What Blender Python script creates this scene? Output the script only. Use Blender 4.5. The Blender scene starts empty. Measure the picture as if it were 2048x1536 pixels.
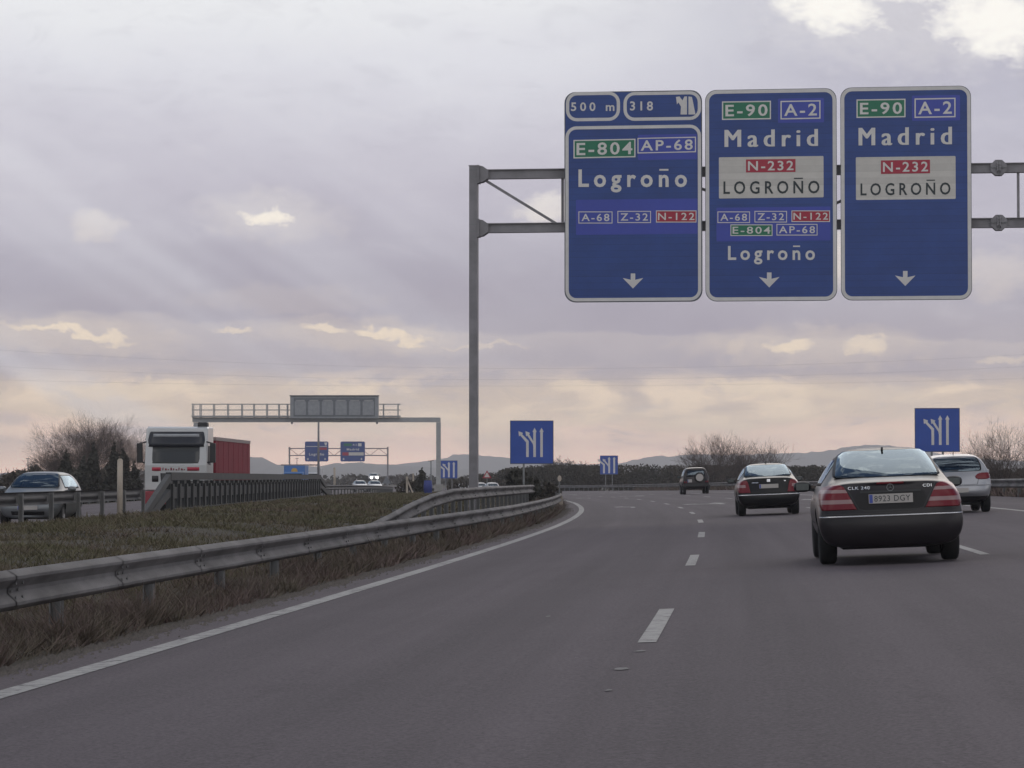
import bpy, bmesh, math, random
import numpy as np
from mathutils import Vector, Matrix
from mathutils.bvhtree import BVHTree
R = math.radians
scene = bpy.context.scene
COL = scene.collection
rng = random.Random(7)

# ------------------------------------------------------------------ camera
CAM_Z, FPX, PITCH = 1.15, 5740.0, math.atan(184 / 5740)
cd = bpy.data.cameras.new("camera")
cam = bpy.data.objects.new("camera", cd)
COL.objects.link(cam)
cam.location = (0, 0, CAM_Z)
cam.rotation_euler = (R(90) + PITCH, 0, 0)
cd.sensor_width = 36
cd.lens = 36 * FPX / 2048
cd.clip_start, cd.clip_end = 0.2, 30000
scene.camera = cam


def at(px, py, d):
    """World point seen at pixel (px, py) of the 2048 x 1536 photograph at the depth y = d."""
    a, b = (px - 1024) / FPX, (768 - py) / FPX
    c, s = math.cos(PITCH), math.sin(PITCH)
    v = Vector((a, c - b * s, s + b * c))
    return Vector((0, 0, CAM_Z)) + v * (d / v.y)


# ------------------------------------------------------------------ exposure
vs = scene.view_settings
vs.view_transform, vs.look, vs.exposure, vs.gamma = "Standard", "None", 0.0, 1.0
vs.use_curve_mapping = False
scene.cycles.use_denoising = True
scene.cycles.volume_bounces = 1
scene.cycles.max_bounces = 8
scene.cycles.transparent_max_bounces = 16
scene.cycles.sample_clamp_indirect = 6.0


def s2l(r, g, b):
    return tuple(((c / 255) / 12.92 if c / 255 <= 0.04045 else ((c / 255 + 0.055) / 1.055) ** 2.4) for c in (r, g, b))


# ------------------------------------------------------------------ world: broken evening overcast, thin gaps near the horizon
SUN_AZ, SUN_EL = R(14), R(24)
world = bpy.data.worlds.new("World")
scene.world = world
world.use_nodes = True
nt = world.node_tree
for n in list(nt.nodes):
    nt.nodes.remove(n)


def N(t, **kw):
    n = nt.nodes.new(t)
    for k, v in kw.items():
        setattr(n, k, v)
    return n


def plug(sock, v):
    if hasattr(v, "is_linked"):
        nt.links.new(v, sock)
    elif isinstance(v, (tuple, list)) and len(v) == 3 and sock.type == "RGBA":
        sock.default_value = (*v, 1)
    else:
        sock.default_value = v


def m(op, a, b=0.0, c=0.0, clamp=False):
    n = N("ShaderNodeMath", operation=op, use_clamp=clamp)
    for i, v in enumerate((a, b, c)):
        plug(n.inputs[i], v)
    return n.outputs[0]


def comb(x, y, z=0.0):
    n = N("ShaderNodeCombineXYZ")
    for i, v in enumerate((x, y, z)):
        plug(n.inputs[i], v)
    return n.outputs[0]


def noise(vec, scale=1.0, detail=5.0, rough=0.55, dist=0.0):
    n = N("ShaderNodeTexNoise")
    plug(n.inputs["Vector"], vec)
    n.inputs["Scale"].default_value = scale
    n.inputs["Detail"].default_value = detail
    n.inputs["Roughness"].default_value = rough
    n.inputs["Distortion"].default_value = dist
    return n.outputs["Fac"]


def smooth(v, lo, hi, a=0.0, b=1.0):
    n = N("ShaderNodeMapRange", interpolation_type="SMOOTHSTEP")
    for i, q in enumerate((v, lo, hi, a, b)):
        plug(n.inputs[i], q)
    return n.outputs[0]


def mixc(f, a, b, mode="MIX"):
    n = N("ShaderNodeMix", data_type="RGBA", blend_type=mode)
    plug(n.inputs[0], f)
    plug(n.inputs[6], a)
    plug(n.inputs[7], b)
    return n.outputs[2]


tc = N("ShaderNodeTexCoord")
sep = N("ShaderNodeSeparateXYZ")
nt.links.new(tc.outputs["Generated"], sep.inputs[0])
dx, dy, dz = sep.outputs
yc = m("MAXIMUM", dy, 0.12)
U = m("MULTIPLY", m("DIVIDE", dx, yc), 5.74)
V = m("MULTIPLY", m("DIVIDE", dz, yc), 5.74)
ramp = N("ShaderNodeValToRGB")
cr = ramp.color_ramp
stops = [(950, (1.95, 1.27, 0.93)), (885, (1.46, 1.02, 0.76)), (830, (0.90, 0.71, 0.54)), (775, (222, 203, 187)), (735, (196, 186, 189)), (640, (190, 184, 193)),
         (560, (187, 183, 195)), (480, (193, 189, 201)), (380, (200, 196, 208)), (250, (214, 212, 222)), (120, (229, 229, 236)), (0, (240, 241, 244))]
while len(cr.elements) < len(stops):
    cr.elements.new(0.5)
for e, (py, c) in zip(cr.elements, stops):
    e.position = (952 - py) / 1000
    e.color = (*(s2l(*c) if c[0] > 2 else c), 1)
# wavy layer edges: warp the elevation with stretched noise before the ramp
w1 = noise(comb(m("MULTIPLY", U, 2.0), m("MULTIPLY", V, 6.0), 3.1), 1.0, 5, 0.55, 0.4)
w2 = noise(comb(m("MULTIPLY", U, 5.0), m("MULTIPLY", V, 16.0), 9.7), 1.0, 6, 0.6, 0.5)
Vw = m("ADD", V, m("ADD", m("MULTIPLY", m("SUBTRACT", w1, 0.5), 0.16), m("MULTIPLY", m("SUBTRACT", w2, 0.5), 0.05)))
nt.links.new(m("MAXIMUM", Vw, 0.0), ramp.inputs[0])
front = ramp.outputs[0]
# right side a little darker and bluer than the left top
sx = smooth(U, -0.1, 0.85)
front = mixc(m("MULTIPLY", m("MULTIPLY", sx, smooth(V, 0.45, 0.85)), 0.85), front, s2l(184, 182, 198))
n3 = noise(comb(m("MULTIPLY", U, 8.0), m("MULTIPLY", V, 19.0), 33.0), 1.0, 6, 0.62, 0.6)
front = mixc(smooth(n3, 0.50, 0.70, 0.0, 0.12), front, s2l(160, 157, 172))
front = mixc(smooth(n3, 0.48, 0.30, 0.0, 0.12), front, s2l(238, 235, 238))
# soft grey cloud bodies
b1 = noise(comb(m("MULTIPLY", U, 1.5), m("MULTIPLY", V, 4.2), 21.0), 1.0, 4, 0.5, 0.3)
front = mixc(m("MULTIPLY", smooth(b1, 0.48, 0.68), m("MULTIPLY", smooth(V, 0.95, 0.25, 0.0, 0.5), smooth(V, 0.06, 0.22))), front, s2l(178, 173, 187))
# two cloud layers with a crisp lower edge: dark just above it, a lighter strip below
for (v0, v1, lift, dark, light) in ((0.312, 0.268, 0.55, 0.60, 0.55), (0.190, 0.184, 0.35, 0.55, 0.0)):
    e = m("SUBTRACT", m("ADD", V, m("ADD", m("MULTIPLY", m("SUBTRACT", w1, 0.5), 0.10), m("MULTIPLY", m("SUBTRACT", w2, 0.5), 0.045))), smooth(U, -1.0, 0.9, v0, v1))
    above = m("MULTIPLY", smooth(e, -0.006, 0.010), smooth(e, 0.20, 0.02))
    below = m("MULTIPLY", smooth(e, 0.004, -0.006), smooth(e, -0.085, -0.008))
    patchy = smooth(b1, 0.30, 0.60)
    front = mixc(m("MULTIPLY", m("MULTIPLY", above, patchy), dark), front, s2l(170, 163, 177))
    if light:
        front = mixc(m("MULTIPLY", below, light), front, s2l(214, 203, 200))
# warm bands: lit cloud tops between 740 and 880
wb = m("ADD", m("MULTIPLY", w2, 0.7), m("MULTIPLY", w1, 0.5))
band = m("MULTIPLY", smooth(V, 0.03, 0.09), smooth(V, 0.235, 0.165))
front = mixc(m("MULTIPLY", m("MULTIPLY", smooth(wb, 0.58, 0.72), band), 0.8), front, (1.08, 0.86, 0.64))
front = mixc(m("MULTIPLY", m("MULTIPLY", smooth(wb, 0.57, 0.44), band), 0.65), front, s2l(192, 181, 186))
# slanting light shafts
q = m("ADD", m("MULTIPLY", U, 0.514), m("MULTIPLY", V, 0.857))
sh = noise(comb(m("MULTIPLY", q, 7.0), m("MULTIPLY", U, 0.6), 5.0), 1.0, 2, 0.5, 0.0)
front = mixc(m("MULTIPLY", smooth(sh, 0.45, 0.75), smooth(U, 0.25, -0.5, 0.0, 0.44)), front, s2l(232, 231, 237))
# gaps where the bright sky shows through: (px, py, rx, ry, tilt, strength)
wu = m("MULTIPLY", m("SUBTRACT", noise(comb(m("MULTIPLY", U, 14.0), m("MULTIPLY", V, 22.0), 1.0), 1.0, 4, 0.6), 0.5), 0.11)
wv = m("MULTIPLY", m("SUBTRACT", noise(comb(m("MULTIPLY", U, 14.0), m("MULTIPLY", V, 22.0), 7.0), 1.0, 4, 0.6), 0.5), 0.075)
Ug, Vg = m("ADD", U, wu), m("ADD", V, wv)
GAPS = [(532, 433, 50, 18, -10, 1.0), (540, 430, 150, 55, -4, 0.22), (190, 450, 60, 32, 0, 0.32), (150, 668, 150, 11, -7, 0.9), (150, 672, 230, 40, -4, 0.25), (655, 656, 48, 9, 0, 0.8), (775, 670, 85, 12, -13, 0.9), (720, 668, 220, 40, -4, 0.25),
        (470, 653, 50, 8, 0, 0.6), (1095, 420, 60, 36, 0, 0.55), (1575, 692, 68, 19, 3, 0.9), (1620, 692, 260, 45, 0, 0.28), (1468, 690, 40, 16, 40, 0.4), (1735, 690, 58, 22, 0, 0.75),
        (1660, 8, 115, 55, -12, 1.0), (1990, 38, 135, 85, -8, 1.0), (1850, -45, 190, 52, 0, 1.0), (1850, 20, 330, 130, 0, 0.25), (1150, 770, 60, 14, 0, 0.6), (1480, 772, 90, 14, 3, 0.65),
        (300, 778, 190, 16, 2, 0.65), (680, 775, 130, 10, 0, 0.5), (1690, 785, 160, 14, 0, 0.4), (1680, 520, 40, 60, 0, 0.5), (2010, 720, 60, 9, 0, 0.4),
        (1990, 545, 90, 50, 0, 0.28), (560, 600, 200, 30, 0, 0.12), (960, 690, 90, 6, 0, 0.35), (20, 880, 60, 60, 0, 0.35)]
gn = noise(comb(m('MULTIPLY', U, 26.0), m('MULTIPLY', V, 44.0), 4.0), 1.0, 5, 0.6)
gap = None
for (px, py, rx, ry, tilt, st) in GAPS:
    cu, cv = (px - 1024) / 1000, (952 - py) / 1000
    ca, sa = math.cos(R(tilt)), math.sin(R(tilt))
    a, b = m("SUBTRACT", Ug, cu), m("SUBTRACT", Vg, cv)
    p1 = m("MULTIPLY", m("ADD", m("MULTIPLY", a, ca), m("MULTIPLY", b, sa)), 1000 / rx)
    p2 = m("MULTIPLY", m("SUBTRACT", m("MULTIPLY", b, ca), m("MULTIPLY", a, sa)), 1000 / ry)
    r2 = m("ADD", m("MULTIPLY", p1, p1), m("MULTIPLY", p2, p2))
    g = smooth(m('ADD', r2, m('MULTIPLY', m('SUBTRACT', gn, 0.5), 1.5)), 1.5, 0.0, 0.0, st)
    gap = g if gap is None else m("MAXIMUM", gap, g)
front = mixc(gap, front, mixc(smooth(V, 0.15, 0.75), (0.98, 0.80, 0.60), (1.05, 1.02, 0.96)))
# the rest of the dome: blue evening sky behind the camera with white clouds, bright cloud overhead
sky = N("ShaderNodeTexSky", sky_type="NISHITA")
sky.sun_disc = False
sky.sun_elevation, sky.sun_rotation = SUN_EL, SUN_AZ
sky.air_density, sky.dust_density, sky.ozone_density = 1.0, 0.3, 2.0
ahead = smooth(dy, -0.1, 0.45)
bc_wide = noise(tc.outputs["Generated"], 3.2, 6, 0.6, 0.3)
bc_fine = noise(tc.outputs["Generated"], 13.0, 6, 0.6, 0.8)
bc = m("ADD", m("MULTIPLY", bc_wide, m("SUBTRACT", 1.0, m("MULTIPLY", ahead, 0.8))), m("MULTIPLY", bc_fine, m("MULTIPLY", ahead, 0.8)))
cloud = mixc(smooth(bc, 0.44, 0.60), (0.50, 0.50, 0.56), (1.55, 1.52, 1.50))
cloud = mixc(m("MULTIPLY", ahead, 0.45), cloud, (0.02, 0.02, 0.03))
isfront = m("MULTIPLY", smooth(dy, 0.15, 0.5), smooth(dz, 0.36, 0.19))
cover = m("MAXIMUM", smooth(m("SUBTRACT", bc, m("MULTIPLY", ahead, 0.075)), 0.45, 0.53), isfront)
bg_sky, bg_cloud = N("ShaderNodeBackground"), N("ShaderNodeBackground")
nt.links.new(sky.outputs[0], bg_sky.inputs[0])
bg_sky.inputs[1].default_value = 0.07
nt.links.new(mixc(isfront, cloud, front), bg_cloud.inputs[0])
bg_cloud.inputs[1].default_value = 0.98
mixs = N("ShaderNodeMixShader")
plug(mixs.inputs[0], cover)
nt.links.new(bg_sky.outputs[0], mixs.inputs[1])
nt.links.new(bg_cloud.outputs[0], mixs.inputs[2])
wout = N("ShaderNodeOutputWorld")
nt.links.new(mixs.outputs[0], wout.inputs[0])

# ------------------------------------------------------------------ sun behind the clouds, ahead and to the right
sl = bpy.data.lights.new("sun", "SUN")
sun = bpy.data.objects.new("sun", sl)
COL.objects.link(sun)
sl.energy, sl.angle, sl.color = 0.5, R(38), (1.0, 0.9, 0.78)
sd = Vector((math.sin(SUN_AZ) * math.cos(SUN_EL), math.cos(SUN_AZ) * math.cos(SUN_EL), math.sin(SUN_EL)))
sun.rotation_euler = (-sd).to_track_quat("-Z", "Y").to_euler()
sun.location = sd * 200


# ------------------------------------------------------------------ materials
def mat(name, col, rough=0.6, metal=0.0, var=0.0, scale=4.0, col2=None, bump=0.0, bscale=40.0, coat=0.0, stretch=(1, 1, 1), spec=0.5, emit=0.0):
    M = bpy.data.materials.new(name)
    M.use_nodes = True
    t = M.node_tree
    b = t.nodes["Principled BSDF"]
    b.inputs["Base Color"].default_value = (*col, 1)
    b.inputs["Roughness"].default_value = rough
    b.inputs["Metallic"].default_value = metal
    b.inputs["Specular IOR Level"].default_value = spec
    if coat:
        b.inputs["Coat Weight"].default_value = coat
        b.inputs["Coat Roughness"].default_value = 0.04
    if emit:
        b.inputs["Emission Color"].default_value = (*col, 1)
        b.inputs["Emission Strength"].default_value = emit
    if var or col2 or bump:
        tcn = t.nodes.new("ShaderNodeTexCoord")
        mp = t.nodes.new("ShaderNodeMapping")
        mp.inputs["Scale"].default_value = stretch
        t.links.new(tcn.outputs["Object"], mp.inputs[0])
    if var or col2:
        n = t.nodes.new("ShaderNodeTexNoise")
        n.inputs["Scale"].default_value = scale
        n.inputs["Detail"].default_value = 6
        n.inputs["Roughness"].default_value = 0.62
        t.links.new(mp.outputs[0], n.inputs["Vector"])
        r = t.nodes.new("ShaderNodeValToRGB")
        r.color_ramp.elements[0].position, r.color_ramp.elements[1].position = 0.33, 0.67
        c2 = col2 or tuple(c * (1 + var) for c in col)
        c1 = col if col2 else tuple(c * (1 - var) for c in col)
        r.color_ramp.elements[0].color, r.color_ramp.elements[1].color = (*c1, 1), (*c2, 1)
        t.links.new(n.outputs["Fac"], r.inputs[0])
        t.links.new(r.outputs[0], b.inputs["Base Color"])
    if bump:
        n2 = t.nodes.new("ShaderNodeTexNoise")
        n2.inputs["Scale"].default_value = bscale
        n2.inputs["Detail"].default_value = 4
        t.links.new(mp.outputs[0], n2.inputs["Vector"])
        bp = t.nodes.new("ShaderNodeBump")
        bp.inputs["Strength"].default_value = bump
        bp.inputs["Distance"].default_value = 0.02
        t.links.new(n2.outputs["Fac"], bp.inputs["Height"])
        t.links.new(bp.outputs[0], b.inputs["Normal"])
    return M


def plank_lines(M, step=0.175, depth=0.16):
    """Faint horizontal joints of the stacked sheets a big sign is made of, and uneven fading."""
    t = M.node_tree
    b = t.nodes["Principled BSDF"]
    src = b.inputs["Base Color"].links[0].from_socket
    tcn, sp = t.nodes.new("ShaderNodeTexCoord"), t.nodes.new("ShaderNodeSeparateXYZ")
    t.links.new(tcn.outputs["Object"], sp.inputs[0])

    def mm(op, a, bb):
        n = t.nodes.new("ShaderNodeMath")
        n.operation = op
        for i, q in enumerate((a, bb)):
            if hasattr(q, "is_linked"):
                t.links.new(q, n.inputs[i])
            else:
                n.inputs[i].default_value = q
        return n.outputs[0]

    fr = mm("FRACT", mm("DIVIDE", sp.outputs[2], step), 0.0)
    line = mm("LESS_THAN", fr, 0.09)
    row = t.nodes.new("ShaderNodeTexWhiteNoise")
    row.noise_dimensions = "1D"
    t.links.new(mm("FLOOR", mm("DIVIDE", sp.outputs[2], step), 0.0), row.inputs["W"])
    k = mm("SUBTRACT", mm("ADD", 0.94, mm("MULTIPLY", row.outputs[0], 0.12)), mm("MULTIPLY", line, depth))
    sc = t.nodes.new("ShaderNodeVectorMath")
    sc.operation = "SCALE"
    t.links.new(src, sc.inputs[0])
    t.links.new(k, sc.inputs["Scale"])
    t.links.new(sc.outputs[0], b.inputs["Base Color"])


def glass_mat(name, tint=(0.30, 0.36, 0.38), refl=0.24):
    M = bpy.data.materials.new(name)
    M.use_nodes = True
    t = M.node_tree
    t.nodes.remove(t.nodes["Principled BSDF"])
    tr, gl, mx, lw = (t.nodes.new(x) for x in ("ShaderNodeBsdfTransparent", "ShaderNodeBsdfGlossy", "ShaderNodeMixShader", "ShaderNodeLayerWeight"))
    tr.inputs[0].default_value = (*tint, 1)
    gl.inputs["Roughness"].default_value = 0.015
    gl.inputs[0].default_value = (0.70, 0.86, 1.0, 1)
    lw.inputs[0].default_value = refl
    mr = t.nodes.new("ShaderNodeMapRange")
    mr.inputs[3].default_value, mr.inputs[4].default_value = 0.10, 0.95
    t.links.new(lw.outputs["Fresnel"], mr.inputs[0])
    t.links.new(mr.outputs[0], mx.inputs[0])
    t.links.new(tr.outputs[0], mx.inputs[1])
    t.links.new(gl.outputs[0], mx.inputs[2])
    t.links.new(mx.outputs[0], t.nodes["Material Output"].inputs[0])
    return M


MAT = dict(
    steel=mat("galvanised_steel", (0.20, 0.205, 0.21), 0.5, 0.35, 0.18, 2.5, bump=0.05),
    steel_dark=mat("weathered_gantry_steel", (0.225, 0.215, 0.228), 0.6, 0.25, 0.18, 1.6),
    rail=mat("zinc_guard_rail", (0.150, 0.142, 0.143), 0.75, 0.0, 0.38, 1.6, stretch=(1, 0.5, 2), spec=0.25),
    rail_dark=mat("dark_guard_rail", (0.085, 0.083, 0.086), 0.75, 0.0, 0.2, 1.2, spec=0.3),  # darker grey version of the rail, used along the other carriageway
    rail_post=mat("zinc_post", (0.16, 0.158, 0.158), 0.6, 0.3, 0.2, 3),
    parapet=mat("grey_parapet_steel", (0.034, 0.035, 0.037), 0.7, 0.0, 0.25, 1.5),
    white_paint=mat("road_paint", (0.34, 0.33, 0.32), 0.75, 0, 0.22, 6.0),
    sign_white=mat("retro_white", (0.64, 0.62, 0.60), 0.5, 0, 0.05, 3),
    sign_grey=mat("retro_white_old", (0.62, 0.60, 0.59), 0.5, 0, 0.06, 3),
    sign_blue=mat("retro_blue", (0.020, 0.056, 0.232), 0.45, 0, 0.13, 0.9, stretch=(1, 1, 1.6)),
    sign_blue2=mat("retro_blue_patch", (0.045, 0.066, 0.37), 0.45, 0, 0.08, 1.0),
    sign_blue3=mat("lane_sign_blue", (0.026, 0.076, 0.36), 0.45, 0, 0.08, 1.0),
    sign_green=mat("retro_green", (0.012, 0.16, 0.085), 0.45, 0, 0.06),
    sign_red=mat("retro_red", (0.36, 0.018, 0.045), 0.45, 0, 0.06),
    sign_cream=mat("retro_cream", (0.56, 0.535, 0.50), 0.5, 0, 0.05),
    sign_black=mat("sign_black", (0.02, 0.03, 0.035), 0.5),
    sign_edge=mat("sign_edge", (0.10, 0.105, 0.12), 0.5, 0.4),
    vms=mat("panel_housing_grey", (0.30, 0.31, 0.33), 0.6, 0.1, 0.1),
    vms_dark=mat("panel_face_grey", (0.17, 0.18, 0.20), 0.6, 0, 0.12),
    vms_white=mat("walkway_grey", (0.36, 0.36, 0.37), 0.6, 0.1, 0.1),
    tyre=mat("tyre_rubber", (0.011, 0.011, 0.012), 0.85),
    rim=mat("alloy_rim", (0.35, 0.35, 0.36), 0.35, 0.8),
    black=mat("black_trim", (0.014, 0.014, 0.016), 0.45),
    under=mat("underbody", (0.012, 0.012, 0.012), 0.9),
    cabin=mat("dark_upholstery", (0.022, 0.024, 0.03), 0.9, 0, 0.2),
    chrome=mat("chrome_strip", (0.55, 0.55, 0.56), 0.25, 0.9),
    red_lens=mat("red_lens", (0.15, 0.004, 0.012), 0.3, coat=0.15, spec=0.3),
    clear_lens=mat("clear_lens", (0.29, 0.19, 0.19), 0.3, coat=0.15, spec=0.3),
    mirror=mat("mirror_glass", (0.06, 0.075, 0.075), 0.15),
    head_lens=mat("headlamp_lens", (0.55, 0.57, 0.6), 0.12, coat=0.8),
    plate=mat("plate_white", (0.42, 0.39, 0.37), 0.5),
    plate_blue=mat("plate_blue", (0.05, 0.08, 0.33), 0.5),
    frit=mat("glass_border", (0.010, 0.010, 0.013), 0.45, spec=0.15),
    glass=glass_mat("window_glass"),
    glass_dark=glass_mat("tinted_glass", (0.22, 0.26, 0.26), 0.25),
    bark=mat("grey_bark", (0.06, 0.05, 0.045), 0.9, 0, 0.3, 6),
    twig=mat("brown_twigs", (0.098, 0.074, 0.066), 0.9, 0, 0.3, 2),
    conifer=mat("conifer_needles", (0.030, 0.030, 0.024), 0.9, 0, col2=(0.062, 0.058, 0.045), scale=2.5),
    scrub=mat("pine_wood_foliage", (0.026, 0.026, 0.015), 0.95, 0, col2=(0.058, 0.044, 0.030), scale=0.18),
    shrub=mat("brown_shrub_leaves", (0.05, 0.045, 0.035), 0.95, 0, col2=(0.10, 0.082, 0.066), scale=1.5),
    wood=mat("pale_wood_post", (0.42, 0.36, 0.30), 0.8, 0, 0.15, 8, stretch=(1, 1, 0.2)),
    concrete=mat("concrete", (0.30, 0.29, 0.28), 0.9, 0, 0.15, 3),
    barrel=mat("blue_plastic", (0.03, 0.045, 0.20), 0.6, 0, 0.1),
    lamp_on=mat("lit_headlamp", (1.0, 0.97, 0.9), 0.3, emit=14.0),
    cable=mat("black_cable", (0.05, 0.05, 0.055), 0.8),
)


plank_lines(MAT["sign_blue"])
plank_lines(MAT["sign_cream"], depth=0.08)

# worn paint: the asphalt shows through in chips and streaks
_p = MAT["white_paint"].node_tree
_b = _p.nodes["Principled BSDF"]
_src = _b.inputs["Base Color"].links[0].from_socket
_tc = _p.nodes.new("ShaderNodeTexCoord")
_n1, _n2 = _p.nodes.new("ShaderNodeTexNoise"), _p.nodes.new("ShaderNodeTexNoise")
for _n, _s, _d in ((_n1, 9.0, 8), (_n2, 0.5, 3)):
    _n.inputs["Scale"].default_value, _n.inputs["Detail"].default_value, _n.inputs["Roughness"].default_value = _s, _d, 0.72
    _p.links.new(_tc.outputs["Object"], _n.inputs["Vector"])
_m = _p.nodes.new("ShaderNodeMath")
_m.operation = "MULTIPLY_ADD"
_p.links.new(_n2.outputs["Fac"], _m.inputs[0])
_m.inputs[1].default_value = 0.35
_p.links.new(_n1.outputs["Fac"], _m.inputs[2])
_r = _p.nodes.new("ShaderNodeMapRange")
_p.links.new(_m.outputs[0], _r.inputs[0])
_r.inputs[1].default_value, _r.inputs[2].default_value = 0.70, 0.82
_x = _p.nodes.new("ShaderNodeMix")
_x.data_type = "RGBA"
_p.links.new(_r.outputs[0], _x.inputs[0])
_p.links.new(_src, _x.inputs[6])
_x.inputs[7].default_value = (0.10, 0.092, 0.095, 1)
_p.links.new(_x.outputs[2], _b.inputs["Base Color"])


# ------------------------------------------------------------------ object helpers
def tag(o, label=None, cat=None, group=None, kind=None):
    for k, v in (("label", label), ("category", cat), ("group", group), ("kind", kind)):
        if v:
            o[k] = v
    return o


def empty(name, loc=(0, 0, 0), rz=0.0, label=None, cat=None, group=None, rot=None):
    o = bpy.data.objects.new(name, None)
    COL.objects.link(o)
    o.location = loc
    o.rotation_euler = rot if rot else (0, 0, rz)
    o.empty_display_size = 0.3
    return tag(o, label, cat, group)


def link(name, me, parent=None):
    o = bpy.data.objects.new(name, me)
    COL.objects.link(o)
    o.parent = parent
    return o


class MB:
    """Collects shapes for ONE mesh."""

    def __init__(s):
        s.v, s.f, s.mi, s.sm, s.mats = [], [], [], [], []

    def mat(s, M):
        if M not in s.mats:
            s.mats.append(M)
        return s.mats.index(M)

    def add(s, verts, faces, M, smooth=False):
        b, i = len(s.v), s.mat(M)
        s.v += [tuple(p) for p in verts]
        for f in faces:
            s.f.append([b + k for k in f])
            s.mi.append(i)
            s.sm.append(smooth)
        return s

    def box(s, c, d, M, rz=0.0):
        x, y, z = d[0] / 2, d[1] / 2, d[2] / 2
        ca, sa = math.cos(rz), math.sin(rz)
        vs_ = [(c[0] + i * x * ca - j * y * sa, c[1] + i * x * sa + j * y * ca, c[2] + k * z) for i in (-1, 1) for j in (-1, 1) for k in (-1, 1)]
        return s.add(vs_, [(0, 1, 3, 2), (4, 6, 7, 5), (0, 4, 5, 1), (2, 3, 7, 6), (0, 2, 6, 4), (1, 5, 7, 3)], M)

    def bar(s, a, b, w, h, M, up=(0, 0, 1)):
        a, b = Vector(a), Vector(b)
        t = (b - a).normalized()
        u = Vector(up)
        if abs(t.dot(u)) > 0.95:
            u = Vector((0, 1, 0))
        r = t.cross(u).normalized()
        u = r.cross(t)
        vs_ = [p + r * (i * w / 2) + u * (k * h / 2) for p in (a, b) for i in (-1, 1) for k in (-1, 1)]
        return s.add(vs_, [(0, 1, 3, 2), (4, 6, 7, 5), (0, 4, 5, 1), (2, 3, 7, 6), (0, 2, 6, 4), (1, 5, 7, 3)], M)

    def tube(s, pts, rad, M, n=8, cap=True):
        pts = [Vector(p) for p in pts]
        rad = rad if isinstance(rad, (list, tuple)) else [rad] * len(pts)
        vs_, fs = [], []
        for i, p in enumerate(pts):
            t = (pts[min(i + 1, len(pts) - 1)] - pts[max(i - 1, 0)]).normalized()
            u = Vector((1, 0, 0)) if abs(t.x) < 0.8 else Vector((0, 1, 0))
            r = t.cross(u).normalized()
            u = r.cross(t)
            for k in range(n):
                a = 2 * math.pi * k / n
                vs_.append(p + (r * math.cos(a) + u * math.sin(a)) * rad[i])
        for i in range(len(pts) - 1):
            for k in range(n):
                fs.append((i * n + k, i * n + (k + 1) % n, (i + 1) * n + (k + 1) % n, (i + 1) * n + k))
        if cap:
            fs += [tuple(range(n - 1, -1, -1)), tuple((len(pts) - 1) * n + k for k in range(n))]
        return s.add(vs_, fs, M, True)

    def prism(s, poly, mapf, n0, n1, M):
        """poly in 2-D extruded between the offsets n0 and n1; mapf(a, b, n) gives the 3-D point."""
        k = len(poly)
        vs_ = [mapf(a, b, n0) for a, b in poly] + [mapf(a, b, n1) for a, b in poly]
        fs = [tuple(range(k)), tuple(range(2 * k - 1, k - 1, -1))] + [(i, k + i, k + (i + 1) % k, (i + 1) % k) for i in range(k)]
        return s.add(vs_, fs, M)

    def ring(s, outer, inner, mapf, n0, n1, M):
        k = len(outer)
        vs_ = [mapf(a, b, n1) for a, b in outer] + [mapf(a, b, n1) for a, b in inner] + [mapf(a, b, n0) for a, b in outer] + [mapf(a, b, n0) for a, b in inner]
        fs = []
        for i in range(k):
            j = (i + 1) % k
            fs += [(i, j, k + j, k + i), (2 * k + i, 2 * k + j, j, i), (k + i, k + j, 3 * k + j, 3 * k + i)]
        return s.add(vs_, fs, M)

    def build(s, name, parent=None, recalc=True):
        me = bpy.data.meshes.new(name)
        me.from_pydata(s.v, [], s.f)
        for M in s.mats:
            me.materials.append(M)
        me.polygons.foreach_set("material_index", s.mi)
        me.polygons.foreach_set("use_smooth", s.sm)
        if recalc:
            bm = bmesh.new()
            bm.from_mesh(me)
            bmesh.ops.recalc_face_normals(bm, faces=bm.faces)
            bm.to_mesh(me)
            bm.free()
        me.update()
        return link(name, me, parent)


def big_mesh(name, verts, faces, M, parent=None, smooth=False):
    """Large mesh from numpy arrays; faces is (n, 3) or (n, 4)."""
    verts, faces = np.asarray(verts, np.float32), np.asarray(faces, np.int32)
    k = faces.shape[1]
    me = bpy.data.meshes.new(name)
    me.vertices.add(len(verts))
    me.vertices.foreach_set("co", verts.ravel())
    me.loops.add(faces.size)
    me.loops.foreach_set("vertex_index", faces.ravel())
    me.polygons.add(len(faces))
    me.polygons.foreach_set("loop_start", np.arange(0, faces.size, k, dtype=np.int32))
    me.polygons.foreach_set("loop_total", np.full(len(faces), k, np.int32))
    me.polygons.foreach_set("use_smooth", np.full(len(faces), smooth))
    me.materials.append(M)
    me.update(calc_edges=True)
    me.validate()
    return link(name, me, parent)


def rrect(x0, y0, x1, y1, r, n=7):
    out = []
    for cx, cy, a0 in ((x1 - r, y1 - r, 0), (x0 + r, y1 - r, 90), (x0 + r, y0 + r, 180), (x1 - r, y0 + r, 270)):
        for i in range(n):
            a = R(a0 + 90 * i / (n - 1))
            out.append((cx + r * math.cos(a), cy + r * math.sin(a)))
    return out


_fonts = {}


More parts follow.
